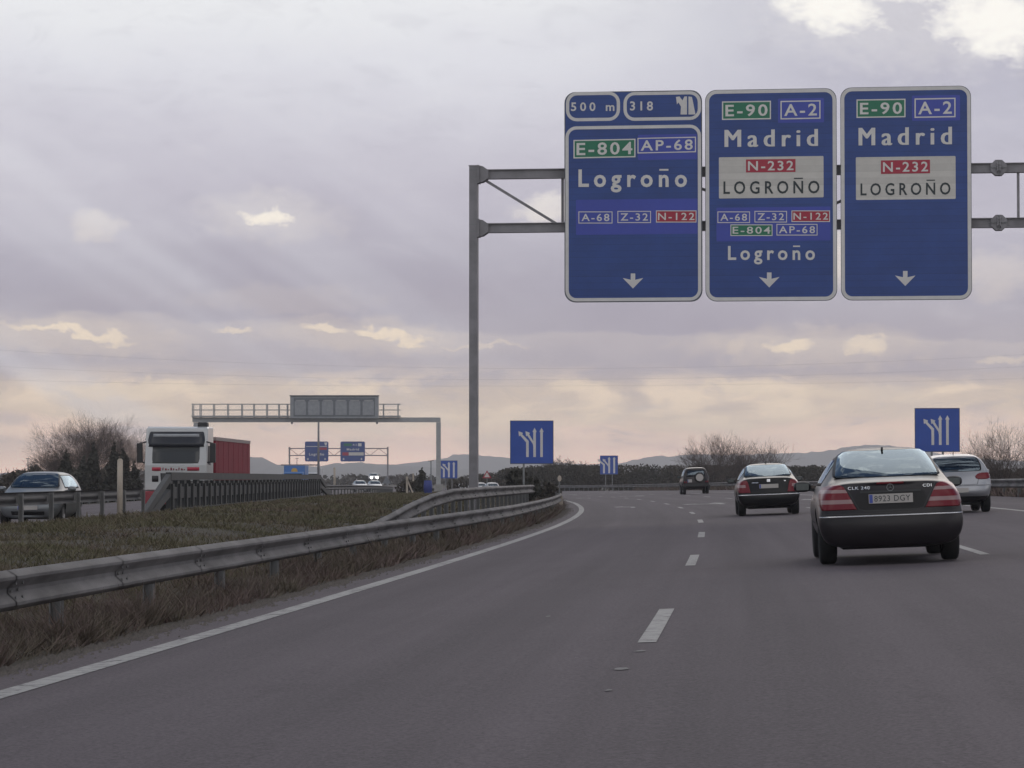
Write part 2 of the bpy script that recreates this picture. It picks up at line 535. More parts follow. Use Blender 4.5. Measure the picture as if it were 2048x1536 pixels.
def text_geo(s, spacing=1.15, bold=0.012, extrude=0.0):
    """Outline mesh of a string with cap height 1, starting at x = 0: (verts, faces, width)."""
    key = (s, spacing, bold)
    if key in _fonts:
        return _fonts[key]

    def conv(body):
        cu = bpy.data.curves.new("text", "FONT")
        cu.body, cu.space_character, cu.offset, cu.resolution_u = body, spacing, bold, 3
        ob = bpy.data.objects.new("text", cu)
        COL.objects.link(ob)
        dg = bpy.context.evaluated_depsgraph_get()
        ev = ob.evaluated_get(dg)
        me = ev.to_mesh()
        v = [tuple(p.co) for p in me.vertices]
        f = [tuple(p.vertices) for p in me.polygons]
        ev.to_mesh_clear()
        bpy.data.objects.remove(ob)
        bpy.data.curves.remove(cu)
        return v, f

    hv, _ = conv("H")
    cap = max(p[1] for p in hv) - min(p[1] for p in hv)
    base = min(p[1] for p in hv)
    v, f = conv(s)
    x0, x1 = min(p[0] for p in v), max(p[0] for p in v)
    v = [((p[0] - x0) / cap, (p[1] - base) / cap) for p in v]
    _fonts[key] = (v, f, (x1 - x0) / cap)
    return _fonts[key]


def put_text(mb, s, x0, x1, yb, yc, mapf, n, M, spacing=1.15, bold=0.012):
    """Write s between x0 and x1 with baseline yb and cap line yc in the 2-D space of mapf(a, b, n)."""
    v, f, w = text_geo(s, spacing, bold)
    mb.add([mapf(x0 + p[0] / w * (x1 - x0), yb + p[1] * (yc - yb), n) for p in v], f, M)

# ------------------------------------------------------------------ the lie of the land
_ly = np.array([-40, -20, 0, 22, 39, 57, 74, 90, 107, 125, 150, 185, 230, 270, 320, 360, 420, 500, 600, 750, 1000, 1500], float)
_lx = np.array([-4.9, -2.9, -0.75, 1.12, 2.46, 3.78, 4.88, 5.68, 6.32, 6.74, 7.02, 6.95, 6.0, 4.0, -0.4, -5.2, -14, -27, -45, -75, -130, -250], float)
_grid = np.linspace(-40, 1500, 3081)
_raw = np.interp(_grid, _ly, _lx)
for _ in range(2):
    _k = np.ones(25) / 25
    _raw = np.convolve(np.pad(_raw, 12, mode="edge"), _k, "valid")


def lane_x(y):
    """x of the dashed line between the first and the second lane."""
    return np.interp(y, _grid, _raw)


def heading(y):
    return np.arctan((lane_x(y + 3) - lane_x(y - 3)) / 6.0)


def dip(y):
    y = np.asarray(y, float)
    d = np.where(y < 60, 0, np.where(y < 260, 1.5e-5 * (y - 60) ** 2, 0.6 + 0.006 * (y - 260)))
    return np.minimum(d, 1.25)


BANK = 0.04


def road_z(y, off):
    return BANK * np.clip(off, -6.0, 12.5) - dip(y)


def on_road(y, off, dz=0.0):
    h = heading(y)
    return Vector((float(lane_x(y) + off * np.cos(h)), float(y - off * np.sin(h)), float(road_z(y, off)) + dz))


_oy = np.array([-40, 0, 40, 60, 90, 130, 172, 250, 330, 420, 520, 750, 1000, 1500], float)
_ox = np.array([-15.2, -13.4, -11.7, -11.25, -10.95, -11.2, -11.5, -11.8, -13.5, -23.5, -38, -82, -140, -262], float)
_og = np.interp(_grid, _oy, _ox)
for _ in range(2):
    _og = np.convolve(np.pad(_og, 12, mode="edge"), _k, "valid")


def opp_x(y):
    """x of the guard rail along the near edge of the other carriageway."""
    return np.interp(y, _grid, _og)


def opp_z(y):
    y = np.asarray(y, float)
    return -0.15 - 0.006 * np.clip(y - 75, -40, 40) - np.maximum(dip(y) - 0.3, 0) * 0.5


_bg = np.random.default_rng(3)
_BUMPS = [(math.cos(t) * k, math.sin(t) * k, p, 0.020 / k ** 0.8) for t, k, p in zip(_bg.uniform(0, 6.28, 16), _bg.uniform(0.5, 4.5, 16), _bg.uniform(0, 6.28, 16))]


def bump_noise(x, y):
    r = 0.0
    for kx, ky, ph, am in _BUMPS:
        r = r + am * np.sin(kx * x + ky * y + ph)
    return r


def median_z(x, y):
    """Grassed strip between the two carriageways."""
    xa, xb = lane_x(y) - 4.45, opp_x(y) - 0.5
    t = np.clip((xa - x) / np.maximum(xa - xb, 0.5), 0, 1)
    za, zb = road_z(y, -4.45) - 0.02, opp_z(y) - 0.02
    mid = 0.22 - dip(y) * 0.9
    s = np.clip(t / 0.42, 0, 1)
    s2 = np.clip((1 - t) / 0.16, 0, 1)
    z = np.where(t < 0.42, za + (mid - za) * (s * s * (3 - 2 * s)), np.where(t > 0.84, zb + (mid - 0.1 - zb) * (s2 * s2 * (3 - 2 * s2)), mid - 0.1 * (t - 0.42) / 0.42))
    return z + bump_noise(x, y) * np.clip(t * 8, 0, 1) * np.clip((1 - t) * 8, 0, 1)


def right_z(off, y):
    z0 = road_z(y, 11.6) - 0.03
    t = np.clip((off - 11.6) / 26, 0, 1)
    return z0 + (-1.6 - z0) * (t * t * (3 - 2 * t))


# ------------------------------------------------------------------ ground sheet out to the horizon
ys = np.concatenate([np.arange(-40, 30, 5), np.arange(30, 200, 1.5), np.arange(200, 420, 5), np.array([440, 480, 540, 620, 750, 1000, 1500, 3000, 9000])]).astype(float)
tm = np.concatenate([np.linspace(0, 0.1, 6), np.linspace(0.15, 0.8, 13), np.linspace(0.84, 1.0, 7)])
roff = np.concatenate([[11.6, 12.2, 13, 14, 16, 19, 23, 28, 34, 42], [60, 90, 140, 300, 800, 2500, 9000]]).astype(float)
loff = np.array([9000, 2500, 800, 300, 140, 90, 60, 40, 28, 20, 14.5, 12.5, 12.0], float)
cols = []
for y in ys:
    yy = min(y, 1500.0)
    row = []
    xo, zo = float(opp_x(yy)), float(opp_z(yy))
    for lo in loff:
        f = min(max((lo - 12.0) / 14, 0), 1)
        row.append((xo - lo, y, zo - 0.02 + (-1.3 - zo) * f))
    for lo in (11.5, 6, 1.1):
        row.append((xo - lo, y, zo - 0.10))
    xa, xb = float(lane_x(yy)) - 4.45, xo - 0.5
    for t in tm[::-1]:
        x = xa + (xb - xa) * t
        row.append((x, y, float(median_z(x, yy))))
    for off in (-3.5, 3, 9, 11.0):
        p = on_road(yy, off)
        row.append((float(lane_x(yy)) + off, y, p.z - 0.10))
    for off in roff:
        row.append((float(lane_x(yy)) + off, y, float(right_z(off, yy))))
    cols.append(row)
nc = len(cols[0])
gv = np.array(cols).reshape(-1, 3)
gf = np.array([(r * nc + c, r * nc + c + 1, (r + 1) * nc + c + 1, (r + 1) * nc + c) for r in range(len(ys) - 1) for c in range(nc - 1)])
MAT["soil"] = mat("dry_verge_soil", (0.054, 0.043, 0.035), 1.0, 0, col2=(0.072, 0.061, 0.040), scale=0.9, bump=0.4, bscale=6)
ground = big_mesh("ground", gv, gf, MAT["soil"], smooth=True)
tag(ground, kind="structure")


# ------------------------------------------------------------------ carriageways
def road_mat():
    M = bpy.data.materials.new("worn_asphalt")
    M.use_nodes = True
    t = M.node_tree
    L, b = t.links.new, t.nodes["Principled BSDF"]
    uv = t.nodes.new("ShaderNodeUVMap")
    tco = t.nodes.new("ShaderNodeTexCoord")

    def nz(vec, sc, det, rough=0.6, st=(1, 1, 1)):
        mp = t.nodes.new("ShaderNodeMapping")
        mp.inputs["Scale"].default_value = st
        L(vec, mp.inputs[0])
        n = t.nodes.new("ShaderNodeTexNoise")
        n.inputs["Scale"].default_value, n.inputs["Detail"].default_value, n.inputs["Roughness"].default_value = sc, det, rough
        L(mp.outputs[0], n.inputs["Vector"])
        return n.outputs["Fac"]

    def mr(v, a, bb, c, d):
        n = t.nodes.new("ShaderNodeMapRange")
        L(v, n.inputs[0])
        for i, q in enumerate((a, bb, c, d)):
            n.inputs[i + 1].default_value = q
        return n.outputs[0]

    def mul(a, bb):
        n = t.nodes.new("ShaderNodeMath")
        n.operation = "MULTIPLY"
        L(a, n.inputs[0])
        L(bb, n.inputs[1])
        return n.outputs[0]

    sp = t.nodes.new("ShaderNodeSeparateXYZ")
    L(uv.outputs[0], sp.inputs[0])

    def mth(op, a, bb):
        n = t.nodes.new("ShaderNodeMath")
        n.operation = op
        for i, q in enumerate((a, bb)):
            if hasattr(q, "is_linked"):
                L(q, n.inputs[i])
            else:
                n.inputs[i].default_value = q
        return n.outputs[0]

    wob = mth("MULTIPLY", nz(uv.outputs[0], 1.0, 4, 0.6, (0.4, 0.25, 1)), 0.35)
    tracks = mth("ADD", 0.965, mth("MULTIPLY", mth("COSINE", mth("MULTIPLY", mth("ADD", sp.outputs[0], wob), 3.38), 0.0), 0.055))
    joint = None
    for u0 in (0.55, 4.15, -3.1):
        d = mth("ABSOLUTE", mth("SUBTRACT", mth("ADD", sp.outputs[0], mth("MULTIPLY", nz(uv.outputs[0], 1.0, 5, 0.7, (0, 0.8, 1)), 0.05)), u0), 0.0)
        l_ = mth("LESS_THAN", d, 0.006)
        joint = l_ if joint is None else mth("MAXIMUM", joint, l_)
    joint = mth("MULTIPLY", joint, mth("GREATER_THAN", nz(uv.outputs[0], 1.0, 3, 0.6, (0, 0.11, 1)), 0.47))
    stain = mr(nz(uv.outputs[0], 1.0, 6, 0.7, (0.8, 0.22, 1)), 0.60, 0.74, 1.0, 0.80)
    chips = mr(nz(tco.outputs["Object"], 30, 2, 0.5), 0.70, 0.78, 1.0, 1.9)
    grain = mth("MULTIPLY", mth("MULTIPLY", mr(nz(tco.outputs["Object"], 42, 3, 0.75), 0.25, 0.75, 0.45, 1.55), chips), mth("MULTIPLY", mth("MULTIPLY", tracks, stain), mth("SUBTRACT", 1.0, mth("MULTIPLY", joint, 0.0))))
    patch = mr(nz(tco.outputs["Object"], 0.35, 5), 0.3, 0.7, 0.95, 1.05)
    streak = mr(nz(uv.outputs[0], 1.0, 4, 0.6, (1.9, 0.03, 1)), 0.3, 0.7, 0.84, 1.14)
    col = t.nodes.new("ShaderNodeMix")
    col.data_type = "RGBA"
    L(nz(uv.outputs[0], 1.0, 3, 0.6, (0.9, 0.02, 1)), col.inputs[0])
    col.inputs[6].default_value = (0.097, 0.080, 0.090, 1)
    col.inputs[7].default_value = (0.112, 0.093, 0.103, 1)
    sc = t.nodes.new("ShaderNodeVectorMath")
    sc.operation = "SCALE"
    L(col.outputs[2], sc.inputs[0])
    L(mul(mul(grain, patch), streak), sc.inputs["Scale"])
    L(sc.outputs[0], b.inputs["Base Color"])
    b.inputs["Roughness"].default_value = 0.85
    b.inputs["Specular IOR Level"].default_value = 0.34
    bp = t.nodes.new("ShaderNodeBump")
    bp.inputs["Strength"].default_value, bp.inputs["Distance"].default_value = 0.5, 0.01
    L(nz(tco.outputs["Object"], 45, 3, 0.7), bp.inputs["Height"])
    L(bp.outputs[0], b.inputs["Normal"])
    return M


MAT["asphalt"] = road_mat()


def strip(name, ys_, offs, posf, M, uvf=None, kind="structure"):
    rows = [[posf(y, o) for o in offs] for y in ys_]
    n = len(offs)
    v = [p for r in rows for p in r]
    f = [(r * n + c, r * n + c + 1, (r + 1) * n + c + 1, (r + 1) * n + c) for r in range(len(rows) - 1) for c in range(n - 1)]
    o = big_mesh(name, v, f, M)
    uvl = o.data.uv_layers.new(name="UVMap")
    flat = np.array([(of, y) for y in ys_ for of in offs], np.float32)
    idx = np.empty(len(o.data.loops), np.int32)
    o.data.loops.foreach_get("vertex_index", idx)
    uvl.data.foreach_set("uv", flat[idx].ravel())
    return tag(o, kind=kind)


r_ys = np.concatenate([np.arange(-30, 200, 2.0), np.arange(200, 460, 4.0), np.arange(460, 1000, 15.0)])
ragged = lambda y: 0.07 * math.sin(y * 1.9) + 0.06 * math.sin(y * 4.7 + 1) + 0.04 * math.sin(y * 11.3)
r_offs = [-4.4, -4.2, -3, -1.5, 0, 1.5, 3, 4.5, 6, 7.5, 9, 10.5, 11.6]
road = strip("road", r_ys, r_offs, lambda y, o: on_road(y, o) if o > -4.35 else on_road(y, o, -0.03), MAT["asphalt"])
o_offs = [-11.4, -9, -6, -3, -1.0]
opposite_road = strip("opposite_road", r_ys, o_offs, lambda y, o: (float(opp_x(y)) + o, y, float(opp_z(y)) + 0.02 * 0), MAT["asphalt"])

# painted lines: sheets 4 mm above the asphalt
mk = MB()


def paint(mb, y0, y1, off, w, step=2.0, pos=on_road):
    n = max(2, int((y1 - y0) / step) + 1)
    ys_ = np.linspace(y0, y1, n)
    v = []
    for y in ys_:
        v += [pos(y, off - w / 2, 0.004), pos(y, off + w / 2, 0.004)]
    mb.add(v, [(2 * i, 2 * i + 1, 2 * i + 3, 2 * i + 2) for i in range(n - 1)], MAT["white_paint"])


e_ys = [5, 16.6, 21.3, 30.9, 57.4, 76, 98, 118, 150, 400]
for y in np.arange(4, 420, 2.0):
    w = 0.20
    paint(mk, y, y + 2.0, -3.72, w)
    paint(mk, y, y + 2.0, 7.75, 0.18)
edge_lines = mk.build("edge_lines", recalc=False)
tag(edge_lines, kind="structure")
mk = MB()
D1 = [19.85 + 17.0 * k for k in range(0, 20)]
for d in D1:
    paint(mk, d, d + 5.0, 0.0, 0.13, 1.0)
    paint(mk, d, d + 5.0, 3.75, 0.13, 1.0)
for y in (3.0,):
    paint(mk, y, y + 5, 0.0, 0.16, 1.0)
lane_lines = mk.build("lane_lines", recalc=False)
tag(lane_lines, kind="structure")


def road_poly(mb, y0, off0, poly, length, width):
    """A flat painted shape: poly in (across, along) with along 0..1."""
    mb.add([on_road(y0 + b * length, off0 + a * width, 0.0045) for a, b in poly], [tuple(range(len(poly)))], MAT["white_paint"])


mk = MB()
# bent arrow in the first lane, forked arrow in the second, straight arrow in the third
ARROW = [(-0.09, 0), (0.09, 0), (0.09, 0.55), (0.32, 0.55), (0, 1.0), (-0.32, 0.55), (-0.09, 0.55)]
BENT = [(0.12, 0), (0.3, 0), (0.3, 0.42), (-0.18, 0.72), (-0.10, 0.86), (-0.55, 0.84), (-0.42, 0.52), (-0.30, 0.60), (0.12, 0.34)]
for yy in (114, 190, 266):
    road_poly(mk, yy, -1.85, BENT, 7.5, 0.95)
    road_poly(mk, yy, 1.9, ARROW, 7.5, 1.3)
    road_poly(mk, yy, 1.9, [(-0.09, 0.16), (-0.09, 0.34), (-0.62, 0.66), (-0.52, 0.76), (-0.98, 0.74), (-0.86, 0.46), (-0.74, 0.55)], 7.5, 1.5)
    road_poly(mk, yy, 5.7, ARROW, 7.5, 1.3)
lane_arrows = mk.build("lane_arrows", recalc=False)
tag(lane_arrows, kind="structure")
mk = MB()
_fr = random.Random(12)
MAT["old_paint"] = mat("worn_paint_flecks", (0.19, 0.18, 0.18), 0.8, 0, 0.3, 20)
for px_, py_, wd, ln in ((1243, 1338, 0.055, 0.2), (1280, 1303, 0.05, 0.12), (1218, 1381, 0.03, 0.07), (1096, 1225, 0.03, 0.12)):
    g_ = at(px_, py_, 1.0) - Vector((0, 0, CAM_Z))
    d_ = -CAM_Z / g_.z
    x_, y_ = g_.x * d_, d_
    o_ = x_ - float(lane_x(y_))
    k_ = 9
    mk.add([on_road(y_ + ln * math.sin(6.283 * i / k_) * _fr.uniform(0.5, 1), o_ + wd * math.cos(6.283 * i / k_) * _fr.uniform(0.5, 1), 0.0045) for i in range(k_)], [tuple(range(k_))], MAT["old_paint"])
paint_flecks = mk.build("road_paint_flecks", recalc=False)
tag(paint_flecks, kind="structure")
mk = MB()
for y in np.arange(0, 420, 4.0):
    paint(mk, y, y + 4.0, -1.9, 0.16, 2.0, lambda y, o, dz: Vector((float(opp_x(y)) + o, y, float(opp_z(y)) + dz)))
    if int(y / 4) % 4 == 0:
        paint(mk, y, y + 5.0, -5.6, 0.14, 2.0, lambda y, o, dz: Vector((float(opp_x(y)) + o, y, float(opp_z(y)) + dz)))
opposite_lines = mk.build("opposite_road_lines", recalc=False)
tag(opposite_lines, kind="structure")


# ------------------------------------------------------------------ guard rails
WB = [(0.004, 0.155), (0.022, 0.150), (0.076, 0.118), (0.082, 0.110), (0.082, 0.088), (0.076, 0.078), (0.018, 0.026), (0.012, 0.016), (0.012, -0.016), (0.018, -0.026), (0.076, -0.078), (0.082, -0.088), (0.082, -0.110), (0.076, -0.118), (0.022, -0.150), (0.004, -0.155)]


def sweep(mb, pts, side, M, prof=WB, thick=0.006):
    """W-beam swept along pts (centre of its back face); side = +1 bulges towards +x of the walking direction."""
    pts = [Vector(p) for p in pts]
    k = len(prof)
    v, f = [], []
    for i, p in enumerate(pts):
        t = (pts[min(i + 1, len(pts) - 1)] - pts[max(i - 1, 0)])
        n = Vector((t.y, -t.x, 0)).normalized() * side
        for j, (a, z) in enumerate(prof):
            v.append(p + n * a + Vector((0, 0, z)))
        for j, (a, z) in enumerate(prof):
            v.append(p + n * (a - thick) + Vector((0, 0, z)))
    for i in range(len(pts) - 1):
        b, c = i * 2 * k, (i + 1) * 2 * k
        for j in range(k - 1):
            f.append((b + j, b + j + 1, c + j + 1, c + j))
            f.append((b + k + j + 1, b + k + j, c + k + j, c + k + j + 1))
        f.append((b, c, c + k, b + k))
        f.append((b + k - 1, b + 2 * k - 1, c + 2 * k - 1, c + k - 1))
    mb.add(v, f, M, True)


def guard_rail(label, pts, side, ground_z, spacing=4.0, first=0.0, group="guard rails along the motorway", M="rail"):
    """pts: polyline of the beam's centre line. Posts stand on ground_z(x, y)."""
    pts = [Vector(p) for p in pts]
    root = empty("guard_rail", (pts[0].x, pts[0].y, ground_z(pts[0].x, pts[0].y)), 0, label, "guard rail", group)
    mb = MB()
    sweep(mb, [p - root.location for p in pts], side, MAT[M])
    # lapped joints every 4 m: a second sheet proud of the first, with bolt heads
    acc_, nxt_ = 0.0, first + spacing * 0.5
    for a, b in zip(pts, pts[1:]):
        L_ = (b - a).length
        while nxt_ <= acc_ + L_ and acc_ < 130:
            t_ = (b - a).normalized()
            p = a + t_ * (nxt_ - acc_) - root.location
            n_ = Vector((t_.y, -t_.x, 0)).normalized() * side
            sweep(mb, [p - t_ * 0.16 + n_ * 0.009, p + t_ * 0.16 + n_ * 0.009], side, MAT[M], thick=0.009)
            for zz_, aa_ in ((0.0, 0.012), (0.055, 0.048), (-0.055, 0.048)):
                for s_ in (-0.11, 0.11):
                    q = p + t_ * s_ + n_ * (aa_ + 0.012) + Vector((0, 0, zz_))
                    mb.tube([q, q + n_ * 0.014], 0.014, MAT["rail_post"], 6)
            nxt_ += 4.0
        acc_ += L_
    bo = mb.build("beam", root, recalc=False)
    bo.data.set_sharp_from_angle(angle=R(24))
    acc, nxt, k = 0.0, first, 0
    proto = None
    for a, b in zip(pts, pts[1:]):
        L = (b - a).length
        while nxt <= acc + L and k < 95:
            p = a + (b - a) * ((nxt - acc) / L)
            t = (b - a).normalized()
            n = Vector((t.y, -t.x, 0)).normalized() * side
            rz = math.atan2(t.y, t.x) - math.pi / 2
            if proto is None:
                pm = MB()
                pm.box((-0.10 * side, 0, -0.40), (0.10, 0.012, 1.05), MAT["rail_post"])
                pm.box((-0.144 * side, 0, -0.40), (0.012, 0.12, 1.05), MAT["rail_post"])
                pm.box((-0.056 * side, 0, -0.40), (0.012, 0.12, 1.05), MAT["rail_post"])
                pm.box((-0.025 * side, 0, 0.0), (0.05, 0.14, 0.20), MAT["rail_post"])
                proto = o = pm.build("post", root)
            else:
                o = proto.copy()
                COL.objects.link(o)
                o.parent = root
            o.location = p - root.location
            o.rotation_euler = (0, 0, rz)
            nxt += spacing
            k += 1
        acc += L
    return root


# left rail, just inside the white line: (photo x of the top edge, photo y, distance)
def rail_left_pt(y):
    offs = np.interp(y, [0, 20, 27, 45, 55, 73, 100, 130, 400], [-4.9, -4.9, -5.0, -5.15, -5.05, -4.85, -4.72, -4.6, -4.7])
    p = on_road(y, float(offs))
    top = np.interp(y, [0, 22, 45, 75, 115, 400], [0.60, 0.61, 0.58, 0.58, 0.62, 0.66]) + float(road_z(y, -4.4)) - 0.155
    return Vector((p.x, p.y, top))


guard_rail("long low grey guard rail in dry weeds beside the left white edge line", [rail_left_pt(y) for y in np.concatenate([np.arange(4, 200, 2.0), np.arange(200, 340, 6.0)])], 1,
           lambda x, y: float(median_z(x, y)), 4.0, 3.6)
r2 = [(45.5, -3.65, -0.42), (48.5, -3.12, -0.22), (51.2, -2.72, 0.06), (54, -2.36, 0.25), (58, -2.08, 0.44), (63, -1.78, 0.60), (69, -1.43, 0.69), (80, -0.72, 0.70), (92, 0.02, 0.69), (104, 0.74, 0.68)]
guard_rail("short raised guard rail ramping up from the grass at the big gantry post", [(x, y, z) for y, x, z in r2], 1, lambda x, y: float(median_z(x, y)), 2.0, 9.0)


def rail_right_pt(y):
    p = on_road(y, float(np.interp(y, [20, 95, 207, 300, 420], [11.2, 11.2, 12.0, 12.4, 12.6])))
    z = float(np.interp(p.y, [30, 95, 230, 360, 420], [0.80 + 0.30, 0.31 + 0.76, -0.05 + 0.72, -0.80 + 0.76, -0.9 + 0.76])) - 0.155
    return Vector((p.x, p.y, z))


guard_rail("grey guard rail along the right edge of the road in front of the wood", [rail_right_pt(y) for y in np.concatenate([np.arange(30, 220, 3.0), np.arange(220, 440, 6.0)])], -1,
           lambda x, y: 0.2, 4.0, 1.0)


def rail_opp_pt(y, h=0.72):
    return Vector((float(opp_x(y)), y, 0.06 - float(dip(y)) * 0.8 + h - 0.155))


guard_rail("guard rail between the grass strip and the silver oncoming car", [rail_opp_pt(y) for y in np.arange(16, 88, 2.0)], -1, lambda x, y: 0.0, 4.0, 1.0, M="rail_dark")
guard_rail("distant guard rail running on from the far end of the steel parapet", [rail_opp_pt(y, 0.70) for y in np.arange(176, 330, 4.0)], 1, lambda x, y: 0.0, 4.0, 1.0, M="rail_dark")
guard_rail("guard rail behind the silver oncoming car, beyond the other carriageway", [Vector((float(opp_x(y)) - 12.2, y, float(opp_z(y)) + 0.55)) for y in np.arange(60, 330, 5.0)], 1, lambda x, y: 0.0, 4.0, 1.0, M="rail_dark")

# steel bridge parapet along the other carriageway
par = empty("bridge_parapet", (-11.1, 92, 0.0), 0, "tall dark steel bridge parapet with many posts in front of the red and white lorry", "parapet")


def par_pt(y, z):
    return Vector((float(opp_x(y)) - 0.02, y, z)) - par.location


def par_base(y):
    return float(np.interp(y, [85, 92, 172], [0.0, 0.0, -0.05]))


for nm, z0, z1, w in (("top_rail", 1.02, 1.27, 0.18), ("middle_rail", 0.42, 0.80, 0.14), ("kerb_beam", -0.10, 0.10, 0.30)):
    mb = MB()
    yy = list(np.arange(92, 173, 4.0))
    for a, b in zip(yy, yy[1:]):
        za, zb = par_base(a), par_base(b)
        mb.bar(par_pt(a, za + (z0 + z1) / 2), par_pt(b + 0.003, zb + (z0 + z1) / 2), w, z1 - z0, MAT["parapet"])
    mb.build(nm, par)
mb = MB()
mb.box((0, 0, 0.5), (0.14, 0.62, 1.0), MAT["parapet"])
mb.box((0.10, 0, 0.45), (0.10, 0.34, 0.9), MAT["parapet"])
proto = mb.build("post", par)
for i, y in enumerate(np.arange(92.2, 172, 2.0)):
    o = proto
    if i:
        o = proto.copy()
        COL.objects.link(o)
        o.parent = par
    o.location = par_pt(y, par_base(y))
for ya, yb in ((92, 85.5), (172, 183)):
    for z in (1.1, 0.62):
        mb = MB()
        mb.bar(par_pt(ya, par_base(ya) + z), par_pt(yb + (1.2 if z < 1 else 0) * (1 if yb < ya else -1), -0.10), 0.16, 0.24, MAT["parapet"])
        mb.build("sloping_end", par)

# ------------------------------------------------------------------ big overhead gantry
GA, GB = Vector((at(945, 500, 79).x, 79, 0)), Vector((at(2048, 500, 77.2).x, 77.2, 0))
GE = (GB - GA).normalized()                       # along the gantry, to the right
GN = Vector((GE.y, -GE.x, 0))                     # towards the traffic
G_RZ = math.atan2(GE.y, GE.x)


def gpt(px, py):
    """(along, height) on the gantry's front plane for a pixel of the photograph."""
    v = at(px, py, 1.0) - Vector((0, 0, CAM_Z))
    k = GA.dot(GN) / v.dot(GN)
    p = Vector((0, 0, CAM_Z)) + v * k
    return (p - GA).dot(GE), p.z


gl = lambda a, z, n: (a, -n, z)                   # gantry-local point: x along, -y towards the traffic
gantry = empty("sign_gantry", GA, G_RZ, "tall grey steel gantry spanning the road and carrying three big blue signs", "gantry")
top_z, post_w = gpt(945, 331)[1], 0.23
mb = MB()
base_z = -0.6
for fx in (-0.11, 0.11):
    mb.box((0 + fx * 0.9, 0.30, (top_z + base_z) / 2), (0.022, 0.30, top_z - base_z), MAT["steel_dark"])
mb.box((0, 0.30, (top_z + base_z) / 2), (0.20, 0.02, top_z - base_z - 0.01), MAT["steel_dark"])
mb.box((0, 0.142, (top_z + base_z) / 2), (0.225, 0.02, top_z - base_z), MAT["steel_dark"])
for z in (gpt(945, 322 + 24)[1], gpt(945, 455)[1]):
    for dz in (-0.10, 0.10):
        mb.box((0, 0.129, z + dz), (0.23, 0.008, 0.02), MAT["steel"])
mb.box((0, 0.30, top_z + 0.012), (0.26, 0.36, 0.024), MAT["steel_dark"])
post = mb.build("post", gantry)
span = 19.6
p2 = post.copy()
COL.objects.link(p2)
p2.parent = gantry
p2.location = (span, 0, 0)
zt, zb = gpt(1030, 346)[1], gpt(1030, 454)[1]
for z, nm in ((zt, "upper_chord"), (zb, "lower_chord")):
    mb = MB()
    h = 0.225
    mb.box((span / 2, 0.30, z), (span - 0.24, 0.10, h), MAT["steel_dark"])
    for dz in (-1, 1):
        mb.box((span / 2, 0.30, z + dz * (h / 2 + 0.008)), (span - 0.24, 0.24, 0.022), MAT["steel_dark"])
    mb.build(nm, gantry)


def flange(u, z, r, w=0.05):
    mb = MB()
    pts = [(r * math.cos(R(22.5 + 45 * i)), r * math.sin(R(22.5 + 45 * i))) for i in range(8)]
    mb.prism(pts, lambda a, b, n: (u + n, 0.30 + a, z + b), -w / 2, w / 2, MAT["steel_dark"])
    for i in range(8):
        a = R(45 * i)
        mb.tube([(u - w, 0.30 + 0.78 * r * math.cos(a), z + 0.78 * r * math.sin(a)), (u + w, 0.30 + 0.78 * r * math.cos(a), z + 0.78 * r * math.sin(a))], 0.016, MAT["steel"], 6)
    mb.build("flange", gantry)


def gusset(u, z, sgn=1):
    mb = MB()
    poly = [(0.13, 0.24), (0.26, 0.22), (0.42, 0.11), (0.42, -0.11), (0.26, -0.22), (0.13, -0.24)]
    mb.prism([(u + sgn * a, b) for a, b in poly], lambda a, b, n: (a, 0.30 - n, z + b), 0.13, 0.145, MAT["steel_dark"])
    mb.prism([(u + sgn * a, b) for a, b in poly], lambda a, b, n: (a, 0.30 - n, z + b), -0.145, -0.13, MAT["steel_dark"])
    mb.box((u + sgn * 0.14, 0.30, z), (0.05, 0.40, 0.50), MAT["steel_dark"])
    mb.build("gusset_plate", gantry)


u_join = gpt(1998, 333)[0]
for z in (zt, zb):
    gusset(0, z)
    gusset(span, z, -1)
    for du in (-0.03, 0.03):
        flange(u_join + du, z, 0.235, 0.035)
    mb = MB()
    oc = [(0.235 * math.cos(R(22.5 + 45 * i)), 0.225 * math.sin(R(22.5 + 45 * i))) for i in range(8)]
    for na, nb in ((0.125, 0.145), (-0.145, -0.125)):
        mb.prism([(u_join + a, b) for a, b in oc], lambda a, b, n: (a, 0.30 - n, z + b), na, nb, MAT["steel_dark"])
    for a, b, w_, h_ in ((0, 0, 0.018, 0.40), (0, 0, 0.42, 0.018)):
        mb.box((u_join + a, 0.30 - 0.16, z + b), (w_, 0.03, h_), MAT["steel"])
    mb.build("joint_plate", gantry)
nod = [0.27, gpt(1110, 440)[0]]
stp = (gpt(2040, 400)[0] - nod[1]) / 4
nodes_u = [nod[1] + stp * i for i in range(6)]
for i, u in enumerate(nodes_u):
    uu = u + 0.18 if i < 4 else u - 0.03
    if uu < span - 0.4:
        mb = MB()
        mb.bar((uu, 0.30, zb + 0.12), (uu, 0.30, zt - 0.12), 0.07, 0.08, MAT["steel_dark"])
        mb.build("vertical_strut", gantry)
ua = 0.25
for i, u in enumerate(nodes_u + [span - 0.3]):
    if i == 4:
        ua = u
        continue
    a, b = ((ua, zt - 0.12), (u, zb + 0.11)) if i % 2 == 0 else ((ua + 0.3, zb + 0.11), (u, zt - 0.12))
    mb = MB()
    mb.bar((a[0], 0.31, a[1]), (b[0], 0.31, b[1]), 0.07, 0.075, MAT["steel_dark"])
    mb.build("diagonal_brace", gantry)
    ua = u


